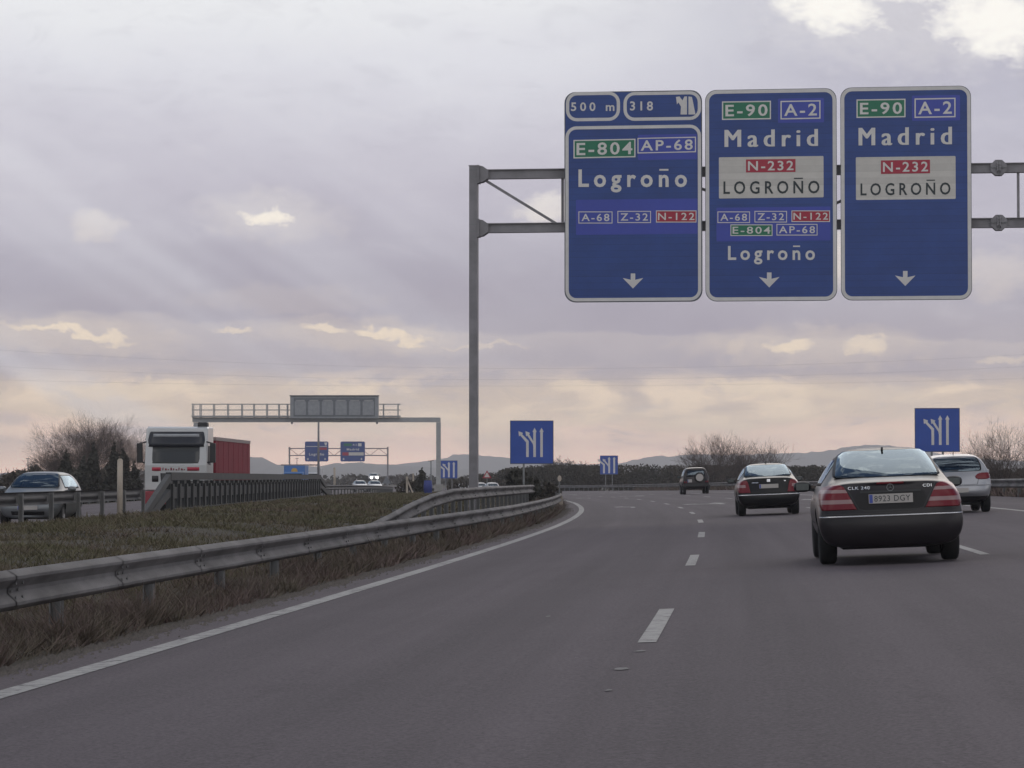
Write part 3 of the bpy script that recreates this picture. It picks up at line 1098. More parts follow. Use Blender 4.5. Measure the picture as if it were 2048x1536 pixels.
def big_sign(label, corners):
    """corners = photo pixels (left, top, right, bottom) at the left edge, and the tilt handled by the plane itself."""
    x0, y0, x1, y1 = corners
    (ua, za), (ub, zb_) = gpt(x0, y1), gpt(x1, y0)
    root = empty("direction_sign", GA + GE * ((ua + ub) / 2) + Vector((0, 0, za)), G_RZ, label, "road sign", "blue signs on the big gantry")
    cx = (ua + ub) / 2
    L = lambda u, z, n: (u - cx, -n, z - za)
    return root, L, ua, ub, za, zb_


def rr_px(x0, y0, x1, y1, r):
    """Rounded rectangle given by photo pixels, in gantry coordinates."""
    a, b = gpt(x0, y1), gpt(x1, y0)
    return rrect(a[0], a[1], b[0], b[1], r * 0.01377)


def panel(root, L, x0, y0, x1, y1, r=20):
    mb = MB()
    mb.prism(rr_px(x0, y0, x1, y1, r), L, -0.06, 0.0, MAT["sign_edge"])
    for k in range(5):
        z = gpt(x0, y1 - (y1 - y0) * (0.08 + 0.21 * k))[1]
        a, b = gpt(x0, y1)[0] + 0.12, gpt(x1, y1)[0] - 0.12
        mb.add([L(u, z + dz, n) for u in (a, b) for dz in (-0.04, 0.04) for n in (-0.06, -0.10)], [(0, 1, 3, 2), (4, 6, 7, 5), (0, 4, 5, 1), (2, 3, 7, 6), (1, 5, 7, 3)], MAT["steel_dark"])
    for f in (0.2, 0.8):
        u = gpt(x0 + (x1 - x0) * f, y1)[0]
        a, b = gpt(x0, y1)[1] + 0.1, gpt(x0, y0)[1] - 0.1
        mb.add([L(u + du, z, n) for du in (-0.04, 0.04) for z in (a, b) for n in (-0.10, -0.185)], [(0, 1, 3, 2), (4, 6, 7, 5), (0, 4, 5, 1), (2, 3, 7, 6), (1, 5, 7, 3)], MAT["steel_dark"])
    mb.build("panel", root)


def face(root, L, x0, y0, x1, y1, r, M, n=0.003, name="blue_face"):
    mb = MB()
    mb.prism(rr_px(x0, y0, x1, y1, r), L, n - 0.0025, n, M)
    return mb.build(name, root)


def frame(root, L, x0, y0, x1, y1, r, w, n=0.007, M="sign_grey", name="border"):
    mb = MB()
    mb.ring(rr_px(x0, y0, x1, y1, r), rr_px(x0 + w, y0 + w, x1 - w, y1 - w, max(r - w, 1)), L, n - 0.003, n, MAT[M])
    return mb.build(name, root)


def words(root, L, s, x0, x1, yb, yc, n=0.012, M="sign_white", name="lettering", spacing=1.3, bold=0.022, skew=0.0):
    """Text in photo pixels: x0..x1, baseline yb at x0, cap line yc at x0, skew = rise in pixels over the run."""
    mb = MB()

    def f(px, py, nn):
        return L(*gpt(px, py - skew * (px - x0) / (x1 - x0)), nn)

    plain = s.replace("ñ", "n").replace("Ñ", "N")
    if "M" in plain:                                # thick letters by striking several times (an outset M would fold over itself)
        for i, sx_ in enumerate((-1.5, -0.5, 0.5, 1.5)):
            put_text(mb, plain, x0 + 1.5 + sx_, x1 - 1.5 + sx_, yb, yc, f, n + 0.0008 * i, MAT[M], spacing, 0.0)
    else:
        put_text(mb, plain, x0, x1, yb, yc, f, n, MAT[M], spacing, bold)
    if plain != s:                                  # the photo's tilde is a straight bar over the n
        k = s.lower().index("ñ")
        w_all = text_geo(plain, spacing, bold)[2]
        w_a = text_geo(plain[:k + 1], spacing, bold)[2]
        w_n = text_geo(plain[k], spacing, bold)[2]
        xa = x0 + (w_a - w_n) / w_all * (x1 - x0)
        xb = x0 + w_a / w_all * (x1 - x0)
        h = yb - yc
        lift, th = (0.93, 0.10) if s.islower() or s[0].isupper() and s[1].islower() else (1.16, 0.09)
        mb.add([f(a, yb - h * z, n) for a, z in ((xa + 1, lift), (xb - 0.5, lift), (xb - 0.5, lift + th), (xa + 1, lift + th))], [(0, 1, 2, 3)], MAT[M])
    return mb.build(name, root, recalc=False)


def badge(root, L, s, x0, y0, x1, y1, M, fg="sign_white", n=0.008, pad=(0.09, 0.2), border=True, tilt=0.0, bold=0.012):
    """Route number box: coloured field, thin border and lettering."""
    mb = MB()
    t = lambda px, py, nn: L(*gpt(px, py - tilt * (px - x0) / (x1 - x0)), nn)
    q = [(x0, y1), (x1, y1), (x1, y0), (x0, y0)]
    mb.prism(q, t, n - 0.003, n, MAT[M])
    o = mb.build("route_badge", root)
    w = max(1.6, (y1 - y0) * 0.065)
    if border:
        b = MB()
        b.ring(q, [(x0 + w, y1 - w), (x1 - w, y1 - w), (x1 - w, y0 + w), (x0 + w, y0 + w)], t, n - 0.001, n + 0.003, MAT["sign_white"])
        b.build("border", o)
    h, wd = y1 - y0, x1 - x0
    mb = MB()
    put_text(mb, s, x0 + wd * pad[0], x1 - wd * pad[0], y1 - h * pad[1], y0 + h * pad[1], t, n + 0.004, MAT[fg], 1.25, bold)
    mb.build("lettering", o, recalc=False)
    return o


def down_arrow(root, L, cx, y0, y1, w, n=0.010):
    h = y1 - y0
    pts = [(-0.11, 0), (0.11, 0), (0.11, 0.42), (0.5, 0.30), (0, 1), (-0.5, 0.30), (-0.11, 0.42)]
    mb = MB()
    mb.prism([(cx + a * w, y0 + b * h) for a, b in pts], lambda px, py, nn: L(*gpt(px, py), nn), n - 0.003, n, MAT["sign_grey"])
    mb.build("arrow", root)


# first sign: exit panel and Logroño
S, L, *_ = big_sign("left gantry sign reading Logroño with a 500 m exit strip on top", (1129, 180, 1404, 605))
panel(S, L, 1129, 180, 1404, 605, 22)
face(S, L, 1131, 182, 1402, 603, 21, MAT["sign_blue"])
frame(S, L, 1132, 183, 1240, 243, 22, 6.5)
frame(S, L, 1247, 182, 1402, 242, 22, 6.5)
frame(S, L, 1131, 249, 1402, 603, 22, 6.5)
words(S, L, "500 m", 1142, 1229, 222, 205, M="sign_grey", spacing=1.5, bold=0.02)
words(S, L, "318", 1260, 1306, 221, 203, M="sign_grey", spacing=1.35, bold=0.02)
mb = MB()
f2 = lambda px, py, nn: L(*gpt(px, py), nn)
mb.prism([(1361, 229), (1374, 229), (1374, 193), (1369, 193), (1365, 201), (1359, 193), (1352, 194), (1354, 209), (1357, 205), (1362, 213)], f2, 0.008, 0.011, MAT["sign_grey"])
mb.prism([(1377, 229), (1391, 229), (1384, 194), (1377, 193)], f2, 0.008, 0.011, MAT["sign_grey"])
mb.build("exit_symbol", S)
face(S, L, 1276, 268, 1394, 320, 2, MAT["sign_blue2"], 0.006, "overlay_patch")
badge(S, L, "E-804", 1147, 280, 1271, 317, "sign_green", pad=(0.05, 0.17), tilt=2.5, bold=0.018)
badge(S, L, "AP-68", 1275, 276, 1392, 307, "sign_blue2", n=0.011, pad=(0.055, 0.17), tilt=2.5, bold=0.016)
words(S, L, "Logroño", 1157, 1374, 374, 339, spacing=1.45, bold=0.026)
face(S, L, 1152, 397, 1395, 470, 2, MAT["sign_blue2"], 0.006, "overlay_patch")
badge(S, L, "A-68", 1157, 423, 1225, 447, "sign_blue2", n=0.011)
badge(S, L, "Z-32", 1235, 422, 1302, 446, "sign_blue2", n=0.011)
badge(S, L, "N-122", 1312, 421, 1393, 445, "sign_red", n=0.011, pad=(0.05, 0.2))
down_arrow(S, L, 1266, 547, 577, 41)

# second sign
S, L, *_ = big_sign("middle gantry sign reading Madrid with a white LOGROÑO box and five route numbers", (1411, 176, 1673, 603))
panel(S, L, 1411, 176, 1673, 603, 22)
face(S, L, 1413, 178, 1671, 601, 21, MAT["sign_blue"])
frame(S, L, 1412, 177, 1672, 602, 22, 7)
face(S, L, 1556, 196, 1648, 246, 2, MAT["sign_blue2"], 0.006, "overlay_patch")
badge(S, L, "E-90", 1444, 203, 1542, 240, "sign_green", pad=(0.07, 0.19), tilt=1.5, bold=0.018)
badge(S, L, "A-2", 1561, 202, 1641, 239, "sign_blue2", n=0.011, pad=(0.09, 0.18), tilt=1.5, bold=0.016)
words(S, L, "Madrid", 1449, 1636, 294, 260, spacing=1.45, bold=0.018, skew=2)
face(S, L, 1438, 312, 1647, 397, 2, MAT["sign_cream"], 0.006, "white_box")
badge(S, L, "N-232", 1492, 319, 1591, 345, "sign_red", n=0.011, border=False, pad=(0.04, 0.14), tilt=1, bold=0.016)
words(S, L, "LOGROÑO", 1447, 1639, 388, 363, M="sign_black", spacing=1.5, bold=0.016, skew=1.5)
face(S, L, 1433, 413, 1661, 483, 2, MAT["sign_blue2"], 0.006, "overlay_patch")
badge(S, L, "A-68", 1435, 423, 1500, 446, "sign_blue2", n=0.011)
badge(S, L, "Z-32", 1509, 422, 1574, 445, "sign_blue2", n=0.011)
badge(S, L, "N-122", 1583, 421, 1660, 444, "sign_red", n=0.011, pad=(0.05, 0.2))
badge(S, L, "E-804", 1461, 449, 1545, 472, "sign_green", n=0.011, pad=(0.05, 0.2))
badge(S, L, "AP-68", 1553, 448, 1635, 471, "sign_blue2", n=0.011, pad=(0.06, 0.2))
words(S, L, "Logroño", 1456, 1630, 520, 492, spacing=1.45, bold=0.022)
down_arrow(S, L, 1538.5, 545, 575, 41)

# third sign
S, L, *_ = big_sign("right gantry sign reading Madrid with a white LOGROÑO box above bare blue", (1682, 170, 1942, 601))
panel(S, L, 1682, 171, 1942, 601, 22)
face(S, L, 1684, 173, 1940, 599, 21, MAT["sign_blue"])
frame(S, L, 1683, 172, 1941, 600, 22, 7)
face(S, L, 1824, 190, 1920, 242, 2, MAT["sign_blue2"], 0.006, "overlay_patch")
badge(S, L, "E-90", 1713, 199, 1811, 236, "sign_green", pad=(0.07, 0.19), tilt=1.5, bold=0.018)
badge(S, L, "A-2", 1829, 197, 1911, 236, "sign_blue2", n=0.011, pad=(0.09, 0.18), tilt=1.5, bold=0.016)
words(S, L, "Madrid", 1717, 1904, 291, 256, spacing=1.45, bold=0.018, skew=2.5)
face(S, L, 1712, 312, 1911, 400, 2, MAT["sign_cream"], 0.006, "white_box")
badge(S, L, "N-232", 1762, 321, 1860, 348, "sign_red", n=0.011, border=False, pad=(0.04, 0.14), tilt=1.5, bold=0.016)
words(S, L, "LOGROÑO", 1721, 1901, 391, 367, M="sign_black", spacing=1.5, bold=0.016, skew=2)
down_arrow(S, L, 1810.5, 542, 572, 41)


# ------------------------------------------------------------------ square lane signs on posts
def lane_sign(label, x0, y0, x1, y1, d, rz, wide=False, base=-0.4, posts=(0.45,)):
    a, b = at(x0, y1, d), at(x1, y0, d)
    w, h = b.x - a.x, b.z - a.z
    root = empty("lane_sign", ((a.x + b.x) / 2, d, base), rz, label, "road sign", "square blue lane arrow signs beside the road")
    z0 = a.z - base
    f = lambda u, v, n: ((u - 0.5) * w, -n, z0 + v * h)
    mb = MB()
    mb.prism([(0, 0), (1, 0), (1, 1), (0, 1)], f, -0.05, 0, MAT["sign_edge"])
    mb.build("panel", root)
    mb = MB()
    mb.prism([(0.015, 0.015), (0.985, 0.015), (0.985, 0.985), (0.015, 0.985)], f, 0.0005, 0.003, MAT["sign_blue3"])
    mb.build("blue_face", root)
    mb = MB()
    sx = (lambda u: 0.5 + (u - 0.56) * 1.75) if wide else (lambda u: u)
    sy = (lambda v: 0.5 + (v - 0.5) * 1.28) if wide else (lambda v: v)
    sw = 0.030
    M = MAT["sign_grey"]
    n0 = [0.004]

    def pl(pts):
        n0[0] += 0.0012
        mb.prism([(sx(u), sy(v)) for u, v in pts], f, n0[0] - 0.001, n0[0], M)

    hd = 0.052
    for cx in (0.565, 0.725):
        pl([(cx - sw, 0.16), (cx + sw, 0.16), (cx + sw, 0.74), (cx + hd, 0.735), (cx, 0.835), (cx - hd, 0.735), (cx - sw, 0.74)])
    pl([(0.40 - sw, 0.16), (0.40 + sw, 0.16), (0.40 + sw, 0.53), (0.28, 0.685), (0.30, 0.715), (0.195, 0.755), (0.205, 0.635), (0.235, 0.655), (0.40 - sw, 0.50)])
    pl([(0.565 - sw, 0.40), (0.565 - sw * 0.5, 0.50), (0.44, 0.685), (0.46, 0.715), (0.355, 0.755), (0.37, 0.635), (0.395, 0.655), (0.525, 0.46)])
    mb.build("lane_arrows", root)
    for k in posts:
        mb = MB()
        mb.box(((k - 0.5) * w * 0.62, 0.10, (z0 + h * 0.85) / 2), (0.09, 0.08, z0 + h * 0.85), MAT["steel"])
        mb.build("post", root)
    return root


lane_sign("square blue lane arrow sign on a post above the raised guard rail end", 1020, 841, 1107, 928, 132, R(-2), posts=(0.2,))
lane_sign("square blue lane arrow sign partly hidden behind the dark grey coupe", 1830, 816, 1919, 904, 127, R(-6), posts=(0.3, 0.7))
lane_sign("small square blue lane arrow sign standing in front of the dark pine wood", 1200, 911, 1236, 949, 345, R(2), True, -1.0, (0.2, 0.8))
lane_sign("small square blue lane arrow sign beside the pale leg of the portal", 880, 921, 915, 957, 328, R(2), True, -0.9, (0.2, 0.8))


# ------------------------------------------------------------------ variable message portal over the other carriageway
VD = 225.0
vx = lambda px: at(px, 900, VD).x
vz = lambda py: at(900, py, VD).z
vms = empty("message_portal", (vx(877), VD, -0.6), 0, "pale grey portal with a railed walkway over the other carriageway", "gantry")
lz = lambda py: vz(py) + 0.6
lx = lambda px: vx(px) - vx(877)
mb = MB()
mb.box((0, 0, (lz(845)) / 2), (0.36, 0.36, lz(845)), MAT["vms_white"])
mb.box((0, 0, 0.55), (0.62, 0.62, 1.1), MAT["concrete"])
leg = mb.build("leg", vms)
o = leg.copy()
COL.objects.link(o)
o.parent = vms
o.location = (lx(392), 0, 0)
mb = MB()
mb.box(((lx(385) + lx(881)) / 2, 0, (lz(835) + lz(844.5)) / 2), (lx(881) - lx(385), 0.42, lz(835) - lz(844.5)), MAT["vms_white"])
for px in (584, 754):
    mb.box((lx(px), -0.1, lz(846)), (0.14, 0.2, 0.16), MAT["vms_dark"])
mb.build("crossbeam", vms)


def railing(x0, x1, posts, wide):
    mb = MB()
    for py in (808.5, 820, 832):
        mb.bar((lx(x0), -0.5, lz(py)), (lx(x1), -0.5, lz(py)), 0.05, 0.05, MAT["vms_white"])
        mb.bar((lx(x0), 0.45, lz(py)), (lx(x1), 0.45, lz(py)), 0.05, 0.05, MAT["vms_white"])
    for px in posts:
        for yy in (-0.5, 0.45):
            mb.box((lx(px), yy + 0.001, (lz(807.5) + lz(836)) / 2), (0.07, 0.07, lz(807.5) - lz(836)), MAT["vms_white"])
    mb.box(((lx(x0) + lx(x1)) / 2, 0, lz(834) + 0.02), (lx(x1) - lx(x0), 1.1, 0.05), MAT["vms_white"])
    mb.build("walkway_railing", vms)


railing(384, 582, (386, 401, 428, 456, 484, 508, 534, 558, 575), True)
railing(758, 801, (767, 796), False)
ms = empty("message_display", ((vx(582) + vx(758)) / 2, VD - 0.75, vz(837)), 0, "long grey unlit information panel standing on the portal walkway", "display panel")
pw, ph = vx(758) - vx(582), vz(793) - vz(837)
mb = MB()
mb.box((0, 0, ph / 2), (pw, 0.45, ph), MAT["vms"])
mb.box((0, -0.02, ph + 0.04), (pw + 0.1, 0.6, 0.07), MAT["vms_dark"])
mb.build("housing", ms)
mb = MB()
mb.box((0, -0.235, ph * 0.5), (pw * 0.92, 0.03, ph * 0.84), MAT["vms_dark"])
mb.build("display_face", ms)
for k in range(6):
    mb = MB()
    mb.box((-pw * 0.385 + k * pw * 0.154, -0.265, ph * 0.46), (pw * 0.128, 0.02, ph * 0.62), MAT["vms"])
    mb.box((-pw * 0.385 + k * pw * 0.154, -0.28, ph * 0.80), (pw * 0.10, 0.06, 0.09), MAT["vms_white"])
    mb.build("character_field", ms)

# mast behind the panel and the far gantry with its two signs
mst = empty("steel_mast", (at(637, 900, 262).x, 262, -0.8), 0, "thin grey mast with a short side arm behind the information panel", "mast")
hm = at(637, 800, 262).z + 0.8
mb = MB()
mb.tube([(0, 0, 0), (0, 0, hm * 0.5), (0, 0, hm)], [0.12, 0.10, 0.07], MAT["steel_dark"], 8)
mb.build("pole", mst)
mb = MB()
za = at(637, 930, 262).z + 0.8
mb.bar((0, 0, za), (at(562, 930, 262).x - at(637, 930, 262).x, 0, za), 0.12, 0.12, MAT["steel_dark"])
mb.box((0, 0, za - 0.05), (0.22, 0.22, 0.24), MAT["steel_dark"])
mb.build("side_arm", mst)

FD = 700.0
fx, fz = (lambda px: at(px, 900, FD).x), (lambda py: at(900, py, FD).z)
fg = empty("sign_gantry", (fx(578), FD, -1.4), 0, "distant lattice gantry carrying two small blue signs", "gantry")
glx, glz = (lambda px: fx(px) - fx(578)), (lambda py: fz(py) + 1.4)
for px in (579, 775.5):
    mb = MB()
    mb.box((glx(px), 0, glz(894) / 2), (0.38, 0.38, glz(894)), MAT["steel_dark"])
    mb.build("post", fg)
for py, nm in ((897, "upper_chord"), (911, "lower_chord")):
    mb = MB()
    mb.bar((glx(577), 0, glz(py)), (glx(777), 0, glz(py)), 0.3, 0.26, MAT["steel_dark"])
    mb.build(nm, fg)
xs = np.linspace(579, 775.5, 12)
mb = MB()
for i, (a, b) in enumerate(zip(xs, xs[1:])):
    y0, y1 = (897, 911) if i % 2 == 0 else (911, 897)
    mb.bar((glx(a), 0.02, glz(y0)), (glx(b), 0.02, glz(y1)), 0.12, 0.12, MAT["steel_dark"])
mb.build("lattice", fg)


def far_sign(label, x0, x1, y0, y1, kind):
    w, h = fx(x1) - fx(x0), fz(y0) - fz(y1)
    root = empty("direction_sign", ((fx(x0) + fx(x1)) / 2, FD - 0.4, fz(y1)), 0, label, "road sign", "small signs on the distant gantry")
    f = lambda u, v, n: ((u - 0.5) * w, -n, v * h)
    mb = MB()
    mb.prism(rrect(0, 0, 1, 1, 0.07), f, -0.1, 0, MAT["sign_blue"])
    mb.build("panel", root)

    def txt(s, u0, u1, v0, v1, M="sign_white", n=0.03):
        b = MB()
        put_text(b, s, u0, u1, v0, v1, f, n, MAT[M], 1.2, 0.03)
        b.build("lettering", root, recalc=False)

    if kind == 0:
        b = MB()
        b.prism([(0.06, 0.735), (0.94, 0.735), (0.94, 0.765), (0.06, 0.765)], f, 0.01, 0.02, MAT["sign_white"])
        b.build("divider", root)
        b = MB()
        b.prism([(0.86, 0.8), (0.92, 0.8), (0.95, 0.95), (0.82, 0.95)], f, 0.01, 0.02, MAT["sign_white"])
        b.build("exit_symbol", root)
        b = MB()
        b.prism([(0.62, 0.58), (0.93, 0.58), (0.93, 0.70), (0.62, 0.70)], f, 0.01, 0.02, MAT["sign_red"])
        b.build("route_badge", root)
        txt("Logroño", 0.18, 0.82, 0.30, 0.43)
    else:
        b = MB()
        b.prism([(0.14, 0.77), (0.46, 0.77), (0.46, 0.90), (0.14, 0.90)], f, 0.01, 0.02, MAT["sign_green"])
        b.build("route_badge", root)
        txt("A-2", 0.5, 0.68, 0.79, 0.88)
        b = MB()
        b.prism([(0.72, 0.76), (0.86, 0.76), (0.86, 0.91), (0.72, 0.91)], f, 0.01, 0.02, MAT["sign_grey"])
        b.build("symbol", root)
        txt("Madrid", 0.26, 0.76, 0.55, 0.66)
        b = MB()
        b.prism([(0.34, 0.30), (0.95, 0.30), (0.95, 0.46), (0.34, 0.46)], f, 0.01, 0.02, MAT["sign_cream"])
        b.build("white_box", root)
        b = MB()
        b.prism([(0.08, 0.30), (0.335, 0.30), (0.335, 0.46), (0.08, 0.46)], f, 0.01, 0.02, MAT["sign_red"])
        b.build("route_badge", root)
    for u in (0.13, 0.86):
        b = MB()
        b.prism([(u - 0.02, 0.17), (u + 0.02, 0.17), (u + 0.02, 0.13), (u + 0.05, 0.13), (u, 0.07), (u - 0.05, 0.13), (u - 0.02, 0.13)], f, 0.01, 0.02, MAT["sign_white"])
        b.build("arrow", root)


far_sign("small distant blue sign reading Logroño crossed by the thin mast", 610, 657, 883, 923, 0)
far_sign("small distant blue sign reading Madrid with a red and white box", 681, 730, 883, 923, 1)


# ------------------------------------------------------------------ cars
def ring(y, zb, wl, wm, zm, wb, zbelt, wt, zt, dy=(0,) * 8, drop=0.03, crown=0.012):
    pts = [(0, zb), (0.8 * wl, zb), (wl, zb + 0.10), (wm, zm), (wb, zbelt), (wt, zt - drop), (0.62 * wt, zt), (0, zt + crown)]
    return [(x, y + d, z) for (x, z), d in zip(pts, dy)]


SHAPES = dict(
    coupe=dict(L=4.64, W=1.74, H=1.413, axle=1.03, base=2.715, r=0.317, rings=[
        ring(0.00, 0.22, 0.80, 0.835, 0.48, 0.75, 0.80, 0.60, 0.975, (0.14, 0.12, 0.02, 0.0, 0.04, 0.08, 0.05, 0.04), 0.02),
        ring(0.22, 0.19, 0.82, 0.87, 0.55, 0.80, 0.86, 0.655, 1.01, drop=0.02),
        ring(0.62, 0.20, 0.78, 0.87, 0.56, 0.835, 0.90, 0.655, 1.035),
        ring(0.84, 0.20, 0.78, 0.87, 0.56, 0.84, 0.91, 0.625, 1.075),
        ring(1.50, 0.19, 0.78, 0.87, 0.56, 0.85, 0.92, 0.515, 1.365),
        ring(1.80, 0.19, 0.78, 0.87, 0.56, 0.85, 0.92, 0.535, 1.405),
        ring(2.20, 0.19, 0.78, 0.87, 0.56, 0.85, 0.92, 0.545, 1.42),
        ring(2.65, 0.19, 0.78, 0.87, 0.56, 0.85, 0.91, 0.54, 1.385),
        ring(3.00, 0.19, 0.78, 0.87, 0.56, 0.85, 0.90, 0.58, 1.235),
        ring(3.45, 0.19, 0.78, 0.87, 0.56, 0.84, 0.88, 0.655, 0.99),
        ring(3.70, 0.19, 0.78, 0.87, 0.56, 0.83, 0.85, 0.65, 0.935),
        ring(4.25, 0.20, 0.74, 0.85, 0.52, 0.78, 0.74, 0.58, 0.85),
        ring(4.50, 0.22, 0.66, 0.76, 0.48, 0.68, 0.64, 0.46, 0.74),
        ring(4.64, 0.30, 0.50, 0.58, 0.46, 0.52, 0.56, 0.36, 0.64, (-0.2, -0.15, -0.02, 0, -0.02, -0.06, -0.06, -0.05))]),
    saloon=dict(L=4.51, W=1.73, H=1.43, axle=0.98, base=2.51, r=0.315, rings=[
        ring(0.00, 0.24, 0.79, 0.825, 0.50, 0.76, 0.82, 0.61, 1.005, (0.18, 0.16, 0.03, 0.0, 0.06, 0.12, 0.10, 0.09), 0.03),
        ring(0.22, 0.25, 0.76, 0.855, 0.56, 0.80, 0.88, 0.66, 1.045, drop=0.02),
        ring(0.55, 0.21, 0.78, 0.865, 0.57, 0.83, 0.92, 0.66, 1.07),
        ring(0.76, 0.20, 0.78, 0.865, 0.57, 0.835, 0.93, 0.645, 1.10),
        ring(1.40, 0.20, 0.78, 0.865, 0.57, 0.84, 0.93, 0.56, 1.375),
        ring(1.70, 0.20, 0.78, 0.865, 0.57, 0.84, 0.93, 0.57, 1.42),
        ring(2.15, 0.20, 0.78, 0.865, 0.57, 0.84, 0.93, 0.575, 1.435),
        ring(2.60, 0.20, 0.78, 0.865, 0.57, 0.84, 0.92, 0.57, 1.40),
        ring(2.95, 0.20, 0.78, 0.865, 0.57, 0.84, 0.91, 0.60, 1.25),
        ring(3.35, 0.20, 0.78, 0.865, 0.57, 0.83, 0.89, 0.66, 1.01),
        ring(3.60, 0.20, 0.78, 0.865, 0.57, 0.82, 0.86, 0.66, 0.95),
        ring(4.15, 0.20, 0.75, 0.85, 0.54, 0.79, 0.76, 0.60, 0.87),
        ring(4.40, 0.22, 0.68, 0.78, 0.50, 0.70, 0.66, 0.50, 0.76),
        ring(4.51, 0.30, 0.52, 0.60, 0.48, 0.55, 0.58, 0.40, 0.66, (-0.16, -0.12, -0.02, 0, -0.02, -0.05, -0.05, -0.04))]),
    hatch=dict(L=3.95, W=1.70, H=1.44, axle=0.72, base=2.46, r=0.30, rings=[
        ring(0.00, 0.36, 0.64, 0.76, 0.52, 0.75, 0.97, 0.57, 1.37, (0.20, 0.18, 0.03, 0.0, 0.09, 0.43, 0.40, 0.38)),
        ring(0.20, 0.25, 0.75, 0.84, 0.56, 0.815, 0.98, 0.60, 1.405, (0, 0, 0, 0, 0.05, 0.34, 0.33, 0.32)),
        ring(0.80, 0.20, 0.76, 0.85, 0.57, 0.83, 0.97, 0.595, 1.435, (0, 0, 0, 0, 0, 0.1, 0.1, 0.1)),
        ring(1.50, 0.20, 0.76, 0.85, 0.57, 0.835, 0.95, 0.60, 1.45),
        ring(2.10, 0.20, 0.76, 0.85, 0.57, 0.835, 0.94, 0.59, 1.425),
        ring(2.45, 0.20, 0.76, 0.85, 0.57, 0.835, 0.93, 0.61, 1.29),
        ring(2.95, 0.20, 0.76, 0.85, 0.57, 0.825, 0.91, 0.67, 1.02),
        ring(3.18, 0.20, 0.76, 0.85, 0.57, 0.81, 0.88, 0.66, 0.955),
        ring(3.62, 0.20, 0.73, 0.83, 0.54, 0.77, 0.77, 0.59, 0.86),
        ring(3.84, 0.22, 0.66, 0.76, 0.50, 0.68, 0.67, 0.48, 0.76),
        ring(3.95, 0.30, 0.50, 0.58, 0.48, 0.52, 0.58, 0.38, 0.66, (-0.16, -0.12, -0.02, 0, -0.02, -0.05, -0.05, -0.04))]),
    offroad=dict(L=4.0, W=1.76, H=1.76, axle=0.72, base=2.42, r=0.37, rings=[
        ring(0.00, 0.52, 0.68, 0.80, 0.70, 0.78, 1.08, 0.63, 1.68, (0.10, 0.08, 0.02, 0.0, 0.02, 0.14, 0.13, 0.13)),
        ring(0.14, 0.42, 0.76, 0.88, 0.72, 0.825, 1.10, 0.665, 1.725, (0, 0, 0, 0, 0, 0.1, 0.1, 0.1)),
        ring(0.80, 0.40, 0.77, 0.89, 0.72, 0.83, 1.10, 0.675, 1.76),
        ring(1.70, 0.40, 0.77, 0.88, 0.72, 0.83, 1.09, 0.675, 1.76),
        ring(2.05, 0.40, 0.77, 0.88, 0.72, 0.83, 1.08, 0.67, 1.70),
        ring(2.55, 0.40, 0.77, 0.88, 0.72, 0.82, 1.06, 0.70, 1.16),
        ring(2.75, 0.40, 0.77, 0.88, 0.72, 0.81, 1.03, 0.70, 1.10),
        ring(3.60, 0.42, 0.76, 0.87, 0.70, 0.79, 0.95, 0.66, 1.03),
        ring(3.88, 0.45, 0.72, 0.82, 0.68, 0.74, 0.85, 0.58, 0.95),
        ring(4.00, 0.50, 0.60, 0.70, 0.66, 0.62, 0.78, 0.48, 0.86, (-0.1, -0.08, -0.02, 0, 0, -0.03, -0.03, -0.02))]),
)


def eval_mesh(o):
    dg = bpy.context.evaluated_depsgraph_get()
    return bpy.data.meshes.new_from_object(o.evaluated_get(dg))


